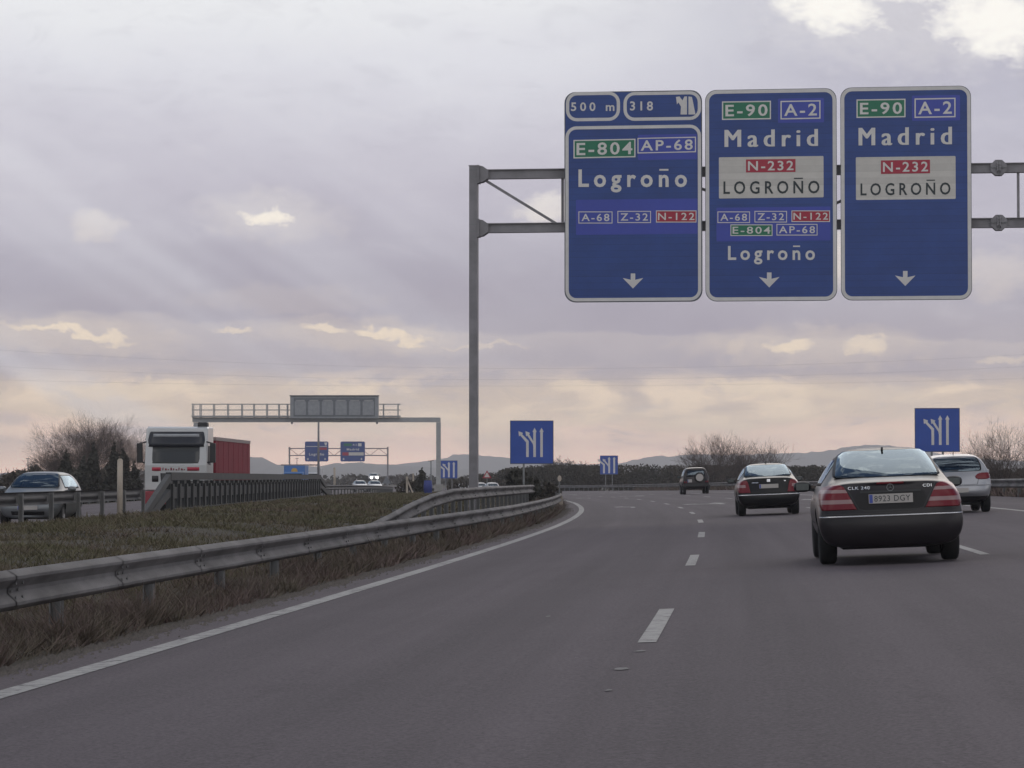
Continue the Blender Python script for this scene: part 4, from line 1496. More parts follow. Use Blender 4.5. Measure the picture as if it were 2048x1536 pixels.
def body_mesh(S, sub, paint):
    """Smooth closed shell with cut wheel arches; slot 0 paint, slot 1 dark arch."""
    rings, K = S["rings"], 8
    bm = bmesh.new()
    rv = []
    for rg in rings:
        right = [bm.verts.new(p) for p in rg]
        left = [right[0]] + [bm.verts.new((-x, y, z)) for x, y, z in rg[1:-1]] + [right[-1]]
        rv.append((right, left))
    for (ra, la), (rb, lb) in zip(rv, rv[1:]):
        for i in range(K - 1):
            bm.faces.new((ra[i], rb[i], rb[i + 1], ra[i + 1]))
            bm.faces.new((la[i + 1], lb[i + 1], lb[i], la[i]))
    for r_, l_ in (rv[0], rv[-1]):
        bm.faces.new((r_[0], r_[1], l_[1]))
        for i in range(1, K - 2):
            bm.faces.new((r_[i], r_[i + 1], l_[i + 1], l_[i]))
        bm.faces.new((r_[K - 2], r_[K - 1], l_[K - 2]))
    bmesh.ops.recalc_face_normals(bm, faces=bm.faces)
    me = bpy.data.meshes.new("cage")
    bm.to_mesh(me)
    bm.free()
    o = link("cage", me)
    md = o.modifiers.new("s", "SUBSURF")
    md.levels = md.render_levels = sub
    m2 = eval_mesh(o)
    co = np.empty(len(m2.vertices) * 3, np.float32)
    m2.vertices.foreach_get("co", co)
    co = co.reshape(-1, 3)
    co[:, 0] *= S["W"] / (co[:, 0].max() - co[:, 0].min())
    zmin = co[:, 2].min()
    co[:, 2] = zmin + (co[:, 2] - zmin) * (S["H"] - zmin) / (co[:, 2].max() - zmin)
    y0, y1 = co[:, 1].min(), co[:, 1].max()
    co[:, 1] = (co[:, 1] - y0) * S["L"] / (y1 - y0) - S["axle"]
    m2.vertices.foreach_set("co", co.ravel())
    m2.materials.clear()
    m2.materials.append(paint)
    m2.materials.append(MAT["under"])
    o.modifiers.clear()
    o.data = m2
    cut = MB()
    for yy in (0.0, S["base"]):
        for s in (-1, 1):
            n = 28
            r = S["r"] + 0.055
            pts = [(yy + r * math.cos(2 * math.pi * i / n), S["r"] + r * math.sin(2 * math.pi * i / n)) for i in range(n)]
            cut.prism(pts, lambda a, b, nn: (nn, a, b), s * (S["W"] / 2 - 0.27), s * (S["W"] / 2 + 0.3), MAT["under"])
    c = cut.build("cutter")
    md = o.modifiers.new("b", "BOOLEAN")
    md.operation, md.solver, md.object = "DIFFERENCE", "EXACT", c
    try:
        md.material_mode = "TRANSFER"
    except Exception:
        pass
    m3 = eval_mesh(o)
    bpy.data.objects.remove(o)
    bpy.data.objects.remove(c)
    m3.polygons.foreach_set("use_smooth", [True] * len(m3.polygons))
    m3.set_sharp_from_angle(angle=R(38))
    return m3


class Car:
    def __init__(s, shape, paint, name, label, cat, loc, rot, sub=3, group=None):
        s.S = SHAPES[shape]
        s.root = empty(name, loc, 0, label, cat, group, rot)
        s.me = body_mesh(s.S, sub, paint)
        bm = bmesh.new()
        bm.from_mesh(s.me)
        s.bvh = BVHTree.FromBMesh(bm)
        bm.free()
        s.holes = []
        s.yr, s.yf = -s.S["axle"], s.S["L"] - s.S["axle"]

    def hit(s, axis, a, b):
        """Point and normal on the shell seen along an axis at the plane coordinates (a, b); slides inwards on a miss."""
        for k in range(60):
            if axis in ("rear", "front"):
                sg = 1 if axis == "rear" else -1
                q = s.bvh.ray_cast(Vector((a, -10 * sg, b)), Vector((0, sg, 0)))
            elif axis == "top":
                q = s.bvh.ray_cast(Vector((a, b, 10)), Vector((0, 0, -1)))
            else:
                sg = 1 if axis == "right" else -1
                q = s.bvh.ray_cast(Vector((10 * sg, a, b)), Vector((-sg, 0, 0)))
            if q[0] is not None:
                return q[0], q[1]
            a -= math.copysign(0.008, a) if axis in ("rear", "front") else math.copysign(0.008, a - 1.2)
        return Vector((0, 0, 0.5)), Vector((0, 0, 1))

    def patch(s, name, axis, rows, M, nu=14, nv=8, off=0.006, skirt=0.02, parent=None, mb=None, flat=None):
        """Skin piece lying on the shell. rows: (height, from, to) control rows. M: material or f(u, v) -> material."""
        zs = np.linspace(0, 1, nv + 1)
        ts = np.linspace(0, 1, len(rows))
        zz, lo, hi = (np.interp(zs, ts, [r[i] for r in rows]) for i in range(3))
        own = mb is None
        mb = mb or MB()
        P, Q = [], []
        for j in range(nv + 1):
            for i in range(nu + 1):
                p, n = s.hit(axis, lo[j] + (hi[j] - lo[j]) * i / nu, zz[j])
                P.append(p + n * off)
                Q.append(p - n * skirt)
        if flat is not None:                       # a pane: straight from its lower to its upper edge, slightly bowed
            sg = -1 if axis == "rear" else 1
            w_ = nu + 1
            for i in range(w_):
                a0, a1 = P[i], P[nv * w_ + i]
                for j in range(1, nv):
                    p = P[j * w_ + i]
                    t = (p.z - a0.z) / max(a1.z - a0.z, 1e-6)
                    yn = a0.y + (a1.y - a0.y) * t + sg * flat * 4 * t * (1 - t)
                    Q[j * w_ + i] = Vector((p.x, yn - sg * 0.02, p.z))
                    P[j * w_ + i] = Vector((p.x, yn, p.z))
        W = nu + 1
        for j in range(nv):
            for i in range(nu):
                mm = M((i + 0.5) / nu, (j + 0.5) / nv) if callable(M) else M
                mb.add([P[j * W + i], P[j * W + i + 1], P[(j + 1) * W + i + 1], P[(j + 1) * W + i]], [(0, 1, 2, 3)], mm, True)
        if skirt:
            edge = [i for i in range(nu + 1)] + [j * W + nu for j in range(1, nv + 1)] + [nv * W + i for i in range(nu - 1, -1, -1)] + [j * W for j in range(nv - 1, 0, -1)]
            mm = M(0.001, 0.5) if callable(M) else M
            k = len(edge)
            mb.add([P[e] for e in edge] + [Q[e] for e in edge], [(i, (i + 1) % k, k + (i + 1) % k, k + i) for i in range(k)], mm)
        if own:
            o = mb.build(name, parent or s.root, recalc=False)
            # merge the loose quads so that the surface shades smoothly
            bm = bmesh.new()
            bm.from_mesh(o.data)
            bmesh.ops.remove_doubles(bm, verts=bm.verts, dist=1e-5)
            bmesh.ops.recalc_face_normals(bm, faces=bm.faces)
            bm.to_mesh(o.data)
            bm.free()
            return o

    def window(s, name, axis, rows, glass, nu=20, nv=12, frit=0.035):
        s.holes.append((axis, rows))
        w = max(abs(r[2] - r[1]) for r in rows)
        h = abs(rows[-1][0] - rows[0][0])
        fu, fv = frit / w, frit / h
        # grid lines that follow the border exactly
        f = lambda u, v: MAT["frit"] if (u < fu or u > 1 - fu or v < fv or v > 1 - fv) else glass
        return s.patch(name, axis, rows, f, max(nu, int(w / frit * 1.0) + 2), max(nv, int(h / frit) + 2), 0.004, 0.012, flat=0.05 if axis in ("rear", "front") else None)

    def finish_body(s):
        bm = bmesh.new()
        bm.from_mesh(s.me)
        dead = []
        for f in bm.faces:
            c = f.calc_center_median()
            for axis, rows in s.holes:
                n = f.normal
                ok = {"rear": n.y < -0.05, "front": n.y > 0.05, "left": n.x < -0.15, "right": n.x > 0.15}[axis]
                if not ok:
                    continue
                a, b = (c.x, c.z) if axis in ("rear", "front") else (c.y, c.z)
                z0, z1 = rows[0][0], rows[-1][0]
                if z0 > z1:
                    z0, z1 = z1, z0
                if not (z0 + 0.03 < b < z1 - 0.03):
                    continue
                zl = [r[0] for r in rows]
                ri = rows if zl[0] < zl[-1] else rows[::-1]
                lo = np.interp(b, [r[0] for r in ri], [r[1] for r in ri])
                hi = np.interp(b, [r[0] for r in ri], [r[2] for r in ri])
                if lo + 0.035 < a < hi - 0.035:
                    if (axis in ("rear", "front") and ((axis == "rear") == (c.y < 1.3))) or axis in ("left", "right"):
                        dead.append(f)
                        break
        bmesh.ops.delete(bm, geom=dead, context="FACES")
        bm.to_mesh(s.me)
        bm.free()
        o = link("body", s.me, s.root)
        return o

    def wheels(s, dark=False):
        r, w = s.S["r"], 0.215
        xw = s.S["W"] / 2 - 0.025 - w / 2
        tm_, rm = MB(), MB()
        prof = [(-w / 2 + 0.01, r * 0.66), (-w / 2, r * 0.80), (-w / 2 + 0.012, r * 0.93), (-w / 2 + 0.035, r * 0.99), (0, r), (w / 2 - 0.035, r * 0.99), (w / 2 - 0.012, r * 0.93), (w / 2, r * 0.80), (w / 2 - 0.01, r * 0.66)]
        n = 36
        v = [(x, q * math.cos(2 * math.pi * k / n), q * math.sin(2 * math.pi * k / n)) for x, q in prof for k in range(n)]
        f = [(i * n + k, i * n + (k + 1) % n, (i + 1) * n + (k + 1) % n, (i + 1) * n + k) for i in range(len(prof) - 1) for k in range(n)]
        tm_.add(v, f, MAT["tyre"], True)
        R0 = r * 0.66
        rm.tube([(0.02, 0, 0), (0.075, 0, 0)], 0.055, MAT["rim"], 12)
        for k in range(n):
            a, b = 2 * math.pi * k / n, 2 * math.pi * (k + 1) / n
            rm.add([(x, q * math.cos(t), q * math.sin(t)) for x, q in ((0.095, R0), (0.06, R0 * 0.88), (-0.09, R0 * 0.88), (-0.09, R0)) for t in (a, b)], [(0, 1, 3, 2), (2, 3, 5, 4), (4, 5, 7, 6)], MAT["rim"])
        for k in range(7):
            a = 2 * math.pi * k / 7
            rm.bar((0.065, 0.04 * math.cos(a), 0.04 * math.sin(a)), (0.07, R0 * 0.9 * math.cos(a), R0 * 0.9 * math.sin(a)), 0.05, 0.03, MAT["rim"], (1, 0, 0))
        rm.add([(0.0, R0 * 0.88 * math.cos(2 * math.pi * k / n), R0 * 0.88 * math.sin(2 * math.pi * k / n)) for k in range(n)], [tuple(range(n))], MAT["under"])
        t0 = rim0 = None
        for sx in (1, -1):
            for yy in (0, s.S["base"]):
                if t0 is None:
                    t0 = tm_.build("wheel", s.root)
                    t0["label"] = "black tyred road wheel"
                    rim0 = rm.build("rim", t0)
                    a, b = t0, rim0
                else:
                    a, b = t0.copy(), rim0.copy()
                    COL.objects.link(a)
                    COL.objects.link(b)
                    a.parent, b.parent = s.root, a
                a.location = (sx * xw, yy, r)
                a.rotation_euler = (0, 0, 0 if sx > 0 else math.pi)
        ub = MB()
        L = s.S["L"]
        zf = 0.185 if s.S["r"] < 0.35 else 0.36
        ub.box((0, s.yr + L / 2, zf + 0.10), (s.S["W"] * 0.66, L * 0.82, 0.20), MAT["under"])
        ub.tube([(-0.5, 0, s.S["r"]), (0.5, 0, s.S["r"])], 0.06, MAT["under"], 8)
        ub.tube([(-0.5, s.S["base"], s.S["r"]), (0.5, s.S["base"], s.S["r"])], 0.06, MAT["under"], 8)
        ub.build("underbody", s.root)

    def cabin(s, front_y, rear_y, seat_top=1.02, low=0.55, heads=True):
        W = s.S["W"]
        mb = MB()
        mb.box((0, (front_y + rear_y) / 2 + 0.2, low), (W * 0.8, front_y - rear_y + 2.0, 0.30), MAT["cabin"])
        mb.build("cabin_floor", s.root)

        def seat(x, y, top, w, hr):
            b = MB()
            prof = rrect(-w / 2, 0, w / 2, top - low, 0.09, 5)
            b.prism(prof, lambda u, v, n: (x + u, y + n - 0.12 * v, low + v), -0.06, 0.06, MAT["cabin"])
            if hr:
                b.prism(rrect(-0.13, top - low + 0.04, 0.13, top - low + 0.22, 0.07, 5), lambda u, v, n: (x + u, y + n - 0.12 * v, low + v), -0.045, 0.045, MAT["cabin"])
                for dx_ in (-0.06, 0.06):
                    b.tube([(x + dx_, y - 0.12 * (top - low - 0.03), top - 0.03), (x + dx_, y - 0.12 * (top - low + 0.08), top + 0.08)], 0.008, MAT["chrome"], 5)
            b.build("seat", s.root)

        for x in (-0.36, 0.36):
            seat(x, front_y, seat_top, 0.48, heads)
            seat(x * 0.95, rear_y, seat_top - 0.10, 0.62, heads)
        b = MB()
        b.box((0, s.yf - 1.55, 0.86), (W * 0.78, 0.5, 0.22), MAT["cabin"])
        b.build("dashboard", s.root)

    def mirror(s, y, z, paint, out=0.13):
        for sx in (-1, 1):
            p, n = s.hit("right" if sx > 0 else "left", y, z - 0.05)
            mb = MB()
            cx = p.x + sx * out
            rings_ = []
            v, f = [], []
            for i, (t, q) in enumerate([(-0.02, 0.25), (0.0, 0.85), (0.03, 1.0), (0.08, 0.8), (0.13, 0.25)]):
                for k in range(16):
                    a = 2 * math.pi * k / 16
                    ca, sa = math.cos(a), math.sin(a)
                    v.append((cx + 0.115 * q * math.copysign(abs(ca) ** 0.75, ca), y + t, z + 0.068 * q * math.copysign(abs(sa) ** 0.75, sa)))
            f = [(i * 16 + k, i * 16 + (k + 1) % 16, (i + 1) * 16 + (k + 1) % 16, (i + 1) * 16 + k) for i in range(4) for k in range(16)]
            f += [tuple(range(15, -1, -1)), tuple(64 + k for k in range(16))]
            mb.add(v, f, paint, True)
            mb.bar((p.x - sx * 0.03, y + 0.05, z - 0.05), (cx - sx * 0.05, y + 0.05, z - 0.03), 0.06, 0.04, paint)
            o = mb.build("wing_mirror", s.root)
            gm = MB()
            gm.box((cx, y - 0.0225, z), (0.16, 0.006, 0.085), MAT["mirror"])
            gm.build("mirror_glass", o)

    def plate(s, axis, z, text, w=0.52, h=0.11, out=0.012, tilt=0.0, x0=0.0):
        p, n = s.hit(axis, x0, z)
        sg = -1 if axis == "rear" else 1
        y = p.y + sg * (out + 0.006)
        mb = MB()
        mb.box((x0, y, z), (w, 0.012, h), MAT["plate"])
        o = mb.build("number_plate", s.root)
        f = lambda a, b, nn: (x0 - sg * a, y + sg * (0.006 + nn), z + b)
        b = MB()
        b.prism([(-w / 2 + 0.006, -h / 2 + 0.006), (-w / 2 + 0.046, -h / 2 + 0.006), (-w / 2 + 0.046, h / 2 - 0.006), (-w / 2 + 0.006, h / 2 - 0.006)], f, 0.0005, 0.0015, MAT["plate_blue"])
        b.build("country_strip", o)
        if text:
            b = MB()
            put_text(b, text, -w / 2 + 0.065, w / 2 - 0.03, -h * 0.30, h * 0.32, f, 0.003, MAT["sign_black"], 1.1, 0.0)
            b.build("lettering", o, recalc=False)

    def script(s, axis, text, xa, xb, z, h, M):
        sg = -1 if axis == "rear" else 1
        b = MB()

        def f(a, bb, nn):
            p, n = s.hit(axis, -sg * a, bb)
            return p + n * 0.007

        put_text(b, text, xa, xb, z, z + h, f, 0, M, 1.15, 0.02)
        b.build("badge_lettering", s.root, recalc=False)

    def seam(s, name, axis, pts, M, w=0.010, off=0.003):
        """Thin line on the skin along a polyline."""
        mb = MB()
        fine = []
        for (a0, b0), (a1, b1) in zip(pts, pts[1:]):
            k = max(2, int(math.hypot(a1 - a0, b1 - b0) / 0.04))
            fine += [(a0 + (a1 - a0) * i / k, b0 + (b1 - b0) * i / k) for i in range(k)]
        fine.append(pts[-1])
        v = []
        for i, (a, b) in enumerate(fine):
            p0, p1 = fine[max(i - 1, 0)], fine[min(i + 1, len(fine) - 1)]
            t = Vector((p1[0] - p0[0], p1[1] - p0[1], 0)).normalized()
            nx, nz = -t.y, t.x
            for sgn in (-1, 1):
                p, n = s.hit(axis, a + nx * w / 2 * sgn, b + nz * w / 2 * sgn)
                v.append(p + n * off)
        mb.add(v, [(2 * i, 2 * i + 1, 2 * i + 3, 2 * i + 2) for i in range(len(fine) - 1)], M, True)
        return mb.build(name, s.root, recalc=False)


def place(y, off, yaw=0.0, dz=0.0):
    """Location and rotation of a car whose rear axle stands on our carriageway."""
    p = on_road(y, off, 0.004 + dz)
    r = (on_road(y, off + 0.8) - on_road(y, off - 0.8)).normalized()
    f = Vector((math.sin(float(heading(y)) + yaw), math.cos(float(heading(y)) + yaw), 0))
    f = (f - r * f.dot(r)).normalized() if abs(yaw) < 0.001 else f
    r = (r - f * r.dot(f)).normalized()
    f.z = (on_road(y + 2, off) - on_road(y, off)).z / 2
    f.normalize()
    u = r.cross(f)
    return p, Matrix((r, f, u)).transposed().to_euler()


def car_paint(name, col, metal=0.35, rough=0.32, coat=0.22, spec=0.4):
    return mat(name, col, rough, metal, 0.06, 1.5, coat=coat, spec=spec)


# ---- dark grey coupe ahead
pt = car_paint("graphite_paint", (0.021, 0.018, 0.021), 0.1, 0.30, 0.05, 0.28)
loc, rot = place(35.3, 2.45)
c = Car("coupe", pt, "grey_coupe", "dark grey two door coupe seen from behind with plate 8923 DGY", "car", loc, rot)
c.window("rear_window", "rear", [(1.040, -0.60, 0.60), (1.052, -0.65, 0.65), (1.12, -0.64, 0.64), (1.22, -0.61, 0.61), (1.32, -0.57, 0.57), (1.362, -0.54, 0.54), (1.372, -0.48, 0.48)], MAT["glass"], 24, 14)
c.window("windscreen", "front", [(1.0, -0.55, 0.55), (1.02, -0.63, 0.63), (1.15, -0.58, 0.58), (1.31, -0.50, 0.50), (1.34, -0.45, 0.45)], MAT["glass"])
for sd_ in ("left", "right"):
    c.window("side_window", sd_, [(0.955, 0.25, 2.05), (1.06, 0.30, 1.93), (1.20, 0.46, 1.72), (1.30, 0.62, 1.52)], MAT["glass_dark"], 26, 8, 0.045)
c.finish_body()
lamp = lambda u, v: MAT["red_lens"] if (v < 0.25 or 0.36 < v < 0.58 or v > 0.68) else MAT["clear_lens"]
for sx in (-1, 1):
    rows = [(0.665, sx * 0.405, sx * 0.81), (0.72, sx * 0.435, sx * 0.835), (0.80, sx * 0.475, sx * 0.835), (0.88, sx * 0.515, sx * 0.82), (0.935, sx * 0.55, sx * 0.77), (0.955, sx * 0.59, sx * 0.70)]
    c.patch("tail_light", "rear", rows, lamp, 12, 25, 0.010)
c.patch("bumper_trim", "rear", [(0.572, -0.84, 0.84), (0.592, -0.84, 0.84)], MAT["chrome"], 40, 1, 0.012, 0.02)
c.patch("third_brake_light", "rear", [(0.957, -0.16, 0.16), (0.975, -0.16, 0.16)], MAT["red_lens"], 10, 1, 0.008)
c.patch("plate_recess", "rear", [(0.66, -0.40, 0.40), (0.72, -0.45, 0.45), (0.855, -0.40, 0.40), (0.875, -0.37, 0.37)], car_paint("graphite_recess", (0.020, 0.019, 0.020), 0.1, 0.5, 0.0, 0.25), 20, 8, 0.003, 0.0)
c.seam("boot_seam", "rear", [(-0.53, 0.95), (-0.38, 0.665), (-0.30, 0.645), (0.30, 0.645), (0.38, 0.665), (0.53, 0.95)], MAT["black"], 0.012, 0.0045)
c.seam("boot_handle", "rear", [(-0.36, 0.868), (0.36, 0.868)], MAT["black"], 0.022, 0.008)
c.seam("bumper_seam", "rear", [(-0.82, 0.615), (0.82, 0.615)], MAT["black"], 0.008, 0.004)
c.plate("rear", 0.785, "8923 DGY")
c.script("rear", "CLK 240", -0.50, -0.24, 0.900, 0.036, MAT["chrome"])
c.script("rear", "CDI", 0.385, 0.490, 0.905, 0.034, MAT["chrome"])
em = MB()
p, n = c.hit("rear", 0, 0.915)
for k in range(24):
    a, b = 2 * math.pi * k / 24, 2 * math.pi * (k + 1) / 24
    em.bar((0.040 * math.cos(a), p.y - 0.012, 0.915 + 0.040 * math.sin(a)), (0.040 * math.cos(b), p.y - 0.012, 0.915 + 0.040 * math.sin(b)), 0.008, 0.008, MAT["steel"], (0, 1, 0))
for k in range(3):
    a = R(90 + 120 * k)
    em.add([(0.007 * math.cos(a + 2.1), p.y - 0.012, 0.915 + 0.007 * math.sin(a + 2.1)), (0.045 * math.cos(a), p.y - 0.012, 0.915 + 0.045 * math.sin(a)), (0.007 * math.cos(a - 2.1), p.y - 0.012, 0.915 + 0.007 * math.sin(a - 2.1)), (0, p.y - 0.018, 0.915)], [(0, 1, 3), (1, 2, 3), (2, 0, 3), (0, 2, 1)], MAT["steel"])
em.build("emblem", c.root)
for sd_ in ("left", "right"):
    c.seam("door_seam", sd_, [(0.62, 0.93), (0.60, 0.60), (0.70, 0.30)], MAT["black"], 0.012)
    c.seam("side_strip", sd_, [(0.62, 0.50), (2.05, 0.50)], MAT["black"], 0.03, 0.006)
    c.seam("door_handle", sd_, [(0.70, 0.79), (0.92, 0.79)], MAT["chrome"], 0.03, 0.02)
fin = MB()
p, n = c.hit("top", 0.0, 0.62)
fin.prism([(0.50, -0.01), (0.66, -0.01), (0.54, 0.028), (0.51, 0.025)], lambda a, b, nn: (nn, a, p.z + b), -0.012, 0.012, MAT["black"])
fin.build("roof_aerial", c.root)
c.mirror(1.95, 0.945, MAT["black"], 0.15)
c.cabin(1.35, 0.42, 1.0)
c.wheels()

# ---- black saloon
pk = car_paint("black_paint", (0.010, 0.010, 0.011), 0.05, 0.30, 0.05, 0.25)
loc, rot = place(79.5, 1.95)
c = Car("saloon", pk, "black_saloon", "black saloon with large red and white tail lights in the middle lane", "car", loc, rot)
c.window("rear_window", "rear", [(1.065, -0.58, 0.58), (1.08, -0.655, 0.655), (1.2, -0.63, 0.63), (1.32, -0.59, 0.59), (1.372, -0.56, 0.56), (1.384, -0.50, 0.50)], MAT["glass"], 22, 12)
c.window("windscreen", "front", [(1.03, -0.62, 0.62), (1.18, -0.58, 0.58), (1.34, -0.50, 0.50)], MAT["glass"])
for sd_ in ("left", "right"):
    c.window("side_window", sd_, [(0.97, 0.05, 2.0), (1.08, 0.12, 1.88), (1.22, 0.26, 1.66), (1.33, 0.42, 1.45)], MAT["glass_dark"], 26, 8, 0.045)
c.finish_body()
lamp = lambda u, v: MAT["clear_lens"] if 0.42 < v < 0.62 and u > 0.25 else MAT["red_lens"]
for sx in (-1, 1):
    c.patch("tail_light", "rear", [(0.63, sx * 0.50, sx * 0.80), (0.70, sx * 0.515, sx * 0.85), (0.80, sx * 0.535, sx * 0.85), (0.90, sx * 0.56, sx * 0.82), (0.965, sx * 0.60, sx * 0.74)], lamp, 10, 16, 0.010)
    p, n = c.hit("rear", sx * 0.4, 0.45)
c.patch("bumper_trim", "rear", [(0.550, -0.84, 0.84), (0.585, -0.84, 0.84)], MAT["chrome"], 40, 1, 0.012, 0.02)
c.seam("boot_seam", "rear", [(-0.56, 0.93), (-0.50, 0.62), (0.50, 0.62), (0.56, 0.93)], MAT["under"], 0.014, 0.004)
c.plate("rear", 0.80, "")
c.seam("maker_badge", "rear", [(-0.045, 0.955), (0.045, 0.955)], MAT["chrome"], 0.08, 0.008)
c.seam("model_badge", "rear", [(-0.46, 0.90), (-0.28, 0.90)], MAT["chrome"], 0.022, 0.007)
c.seam("trim_badge", "rear", [(0.42, 0.93), (0.47, 0.93)], MAT["chrome"], 0.025, 0.007)
fin = MB()
p, n = c.hit("top", 0.0, 0.75)
fin.prism([(0.70, -0.01), (0.84, -0.01), (0.72, 0.04), (0.70, 0.036)], lambda a, b, nn: (nn, a, p.z + b), -0.012, 0.012, MAT["black"])
fin.build("roof_aerial", c.root)
for sd_ in ("left", "right"):
    c.seam("side_strip", sd_, [(0.5, 0.56), (2.0, 0.56)], MAT["chrome"], 0.03, 0.006)
c.mirror(1.85, 0.97, MAT["black"], 0.14)
c.cabin(1.30, 0.35, 1.02)
c.wheels()

# ---- silver hatchback in the right lane
ps = car_paint("silver_paint", (0.34, 0.345, 0.37), 0.5, 0.34)
loc, rot = place(70.6, 6.22)
c = Car("hatch", ps, "silver_hatchback", "silver hatchback half hidden behind the dark grey coupe in the right lane", "car", loc, rot)
c.window("rear_window", "rear", [(1.00, -0.50, 0.50), (1.02, -0.60, 0.60), (1.15, -0.60, 0.60), (1.27, -0.555, 0.555), (1.325, -0.52, 0.52), (1.335, -0.45, 0.45)], MAT["glass"], 22, 12)
c.window("windscreen", "front", [(1.04, -0.62, 0.62), (1.2, -0.58, 0.58), (1.36, -0.50, 0.50)], MAT["glass"])
for sd_ in ("left", "right"):
    c.window("side_window", sd_, [(0.99, 0.0, 1.95), (1.12, 0.05, 1.80), (1.25, 0.16, 1.62), (1.35, 0.30, 1.46)], MAT["glass_dark"], 26, 8, 0.045)
c.finish_body()
for sx in (-1, 1):
    c.patch("tail_light", "rear", [(0.80, sx * 0.52, sx * 0.72), (0.83, sx * 0.45, sx * 0.80), (0.88, sx * 0.44, sx * 0.83), (0.93, sx * 0.50, sx * 0.84), (0.955, sx * 0.60, sx * 0.80)], MAT["red_lens"], 12, 8, 0.012)
c.patch("lower_bumper", "rear", [(0.27, -0.80, 0.80), (0.34, -0.83, 0.83), (0.40, -0.83, 0.83)], MAT["black"], 30, 4, 0.006)
c.patch("bumper_ledge", "rear", [(0.655, -0.82, 0.82), (0.675, -0.82, 0.82)], ps, 30, 1, 0.02)
c.plate("rear", 0.55, "")
c.seam("hatch_seam", "rear", [(-0.55, 0.96), (-0.48, 0.68), (0.48, 0.68), (0.55, 0.96)], MAT["black"], 0.012, 0.004)
c.seam("maker_badge", "rear", [(-0.03, 0.86), (0.06, 0.86)], MAT["chrome"], 0.06, 0.008)
c.seam("wiper", "rear", [(0.05, 1.03), (-0.38, 1.05)], MAT["black"], 0.025, 0.02)
fin = MB()
p, n = c.hit("top", 0.0, 0.2)
fin.tube([(0.0, 0.12, p.z - 0.01), (0.0, -0.02, p.z + 0.10)], [0.012, 0.006], MAT["black"], 6)
fin.build("roof_aerial", c.root)
c.mirror(1.85, 0.98, ps, 0.13)
c.cabin(1.25, 0.25, 1.02)
c.wheels()

# ---- dark off-roader
po = car_paint("dark_maroon_paint", (0.022, 0.016, 0.017), 0.2, 0.4)
loc, rot = place(189, 5.25)
c = Car("offroad", po, "offroad_car", "dark off-road car with a white spare wheel cover far ahead in the right lane", "car", loc, rot)
c.window("rear_window", "rear", [(1.14, -0.62, 0.62), (1.35, -0.60, 0.60), (1.60, -0.56, 0.56)], MAT["glass_dark"], 16, 8, 0.06)
c.window("windscreen", "front", [(1.2, -0.66, 0.66), (1.6, -0.58, 0.58)], MAT["glass_dark"])
for sd_ in ("left", "right"):
    c.window("side_window", sd_, [(1.15, -0.50, 1.65), (1.4, -0.46, 1.52), (1.62, -0.40, 1.36)], MAT["glass_dark"], 22, 7, 0.06)
c.finish_body()
sw = MB()
p, n = c.hit("rear", 0.25, 1.05)
v = []
prof = [(0.0, 0.30), (0.06, 0.335), (0.16, 0.335), (0.215, 0.29), (0.22, 0.235)]
for dd, rr in prof:
    v += [(0.22 + rr * math.cos(2 * math.pi * k / 28), p.y - 0.03 - dd, 1.08 + rr * math.sin(2 * math.pi * k / 28)) for k in range(28)]
sw.add(v, [(i * 28 + k, i * 28 + (k + 1) % 28, (i + 1) * 28 + (k + 1) % 28, (i + 1) * 28 + k) for i in range(4) for k in range(28)] + [tuple(range(28))], MAT["tyre"], True)
spare = sw.build("spare_wheel", c.root)
sw = MB()
sw.prism([(0.22 + 0.245 * math.cos(2 * math.pi * k / 28), 1.08 + 0.245 * math.sin(2 * math.pi * k / 28)) for k in range(28)], lambda a, b, nn: (a, p.y - 0.25 - nn, b), 0.0, 0.015, MAT["plate"])
sw.build("wheel_cover", spare)
for sx in (-1, 1):
    c.patch("tail_light", "rear", [(0.74, sx * 0.60, sx * 0.80), (0.86, sx * 0.60, sx * 0.80)], MAT["red_lens"], 6, 4, 0.012)
bp_ = MB()
bp_.box((0, c.yr - 0.03, 0.60), (1.66, 0.16, 0.18), MAT["black"])
bp_.build("rear_bumper", c.root)
c.plate("rear", 0.88, "", 0.28, 0.20, 0.012, x0=-0.42)
for sx in (-1, 1):
    b = MB()
    b.box((sx * 0.83, -0.30, 0.42), (0.22, 0.03, 0.30), MAT["black"])
    b.build("mud_flap", c.root)
c.mirror(1.55, 1.15, MAT["black"], 0.14)
c.cabin(1.0, 0.1, 1.2, 0.8)
c.wheels()

# ---- silver car coming towards us behind the guard rail
ox = -12.75
loc, rot = Vector((ox + 0.16, 78.2, float(opp_z(78)))), (0, 0, math.pi - R(1.0))
pg = car_paint("pale_silver_paint", (0.20, 0.21, 0.22), 0.4, 0.4)


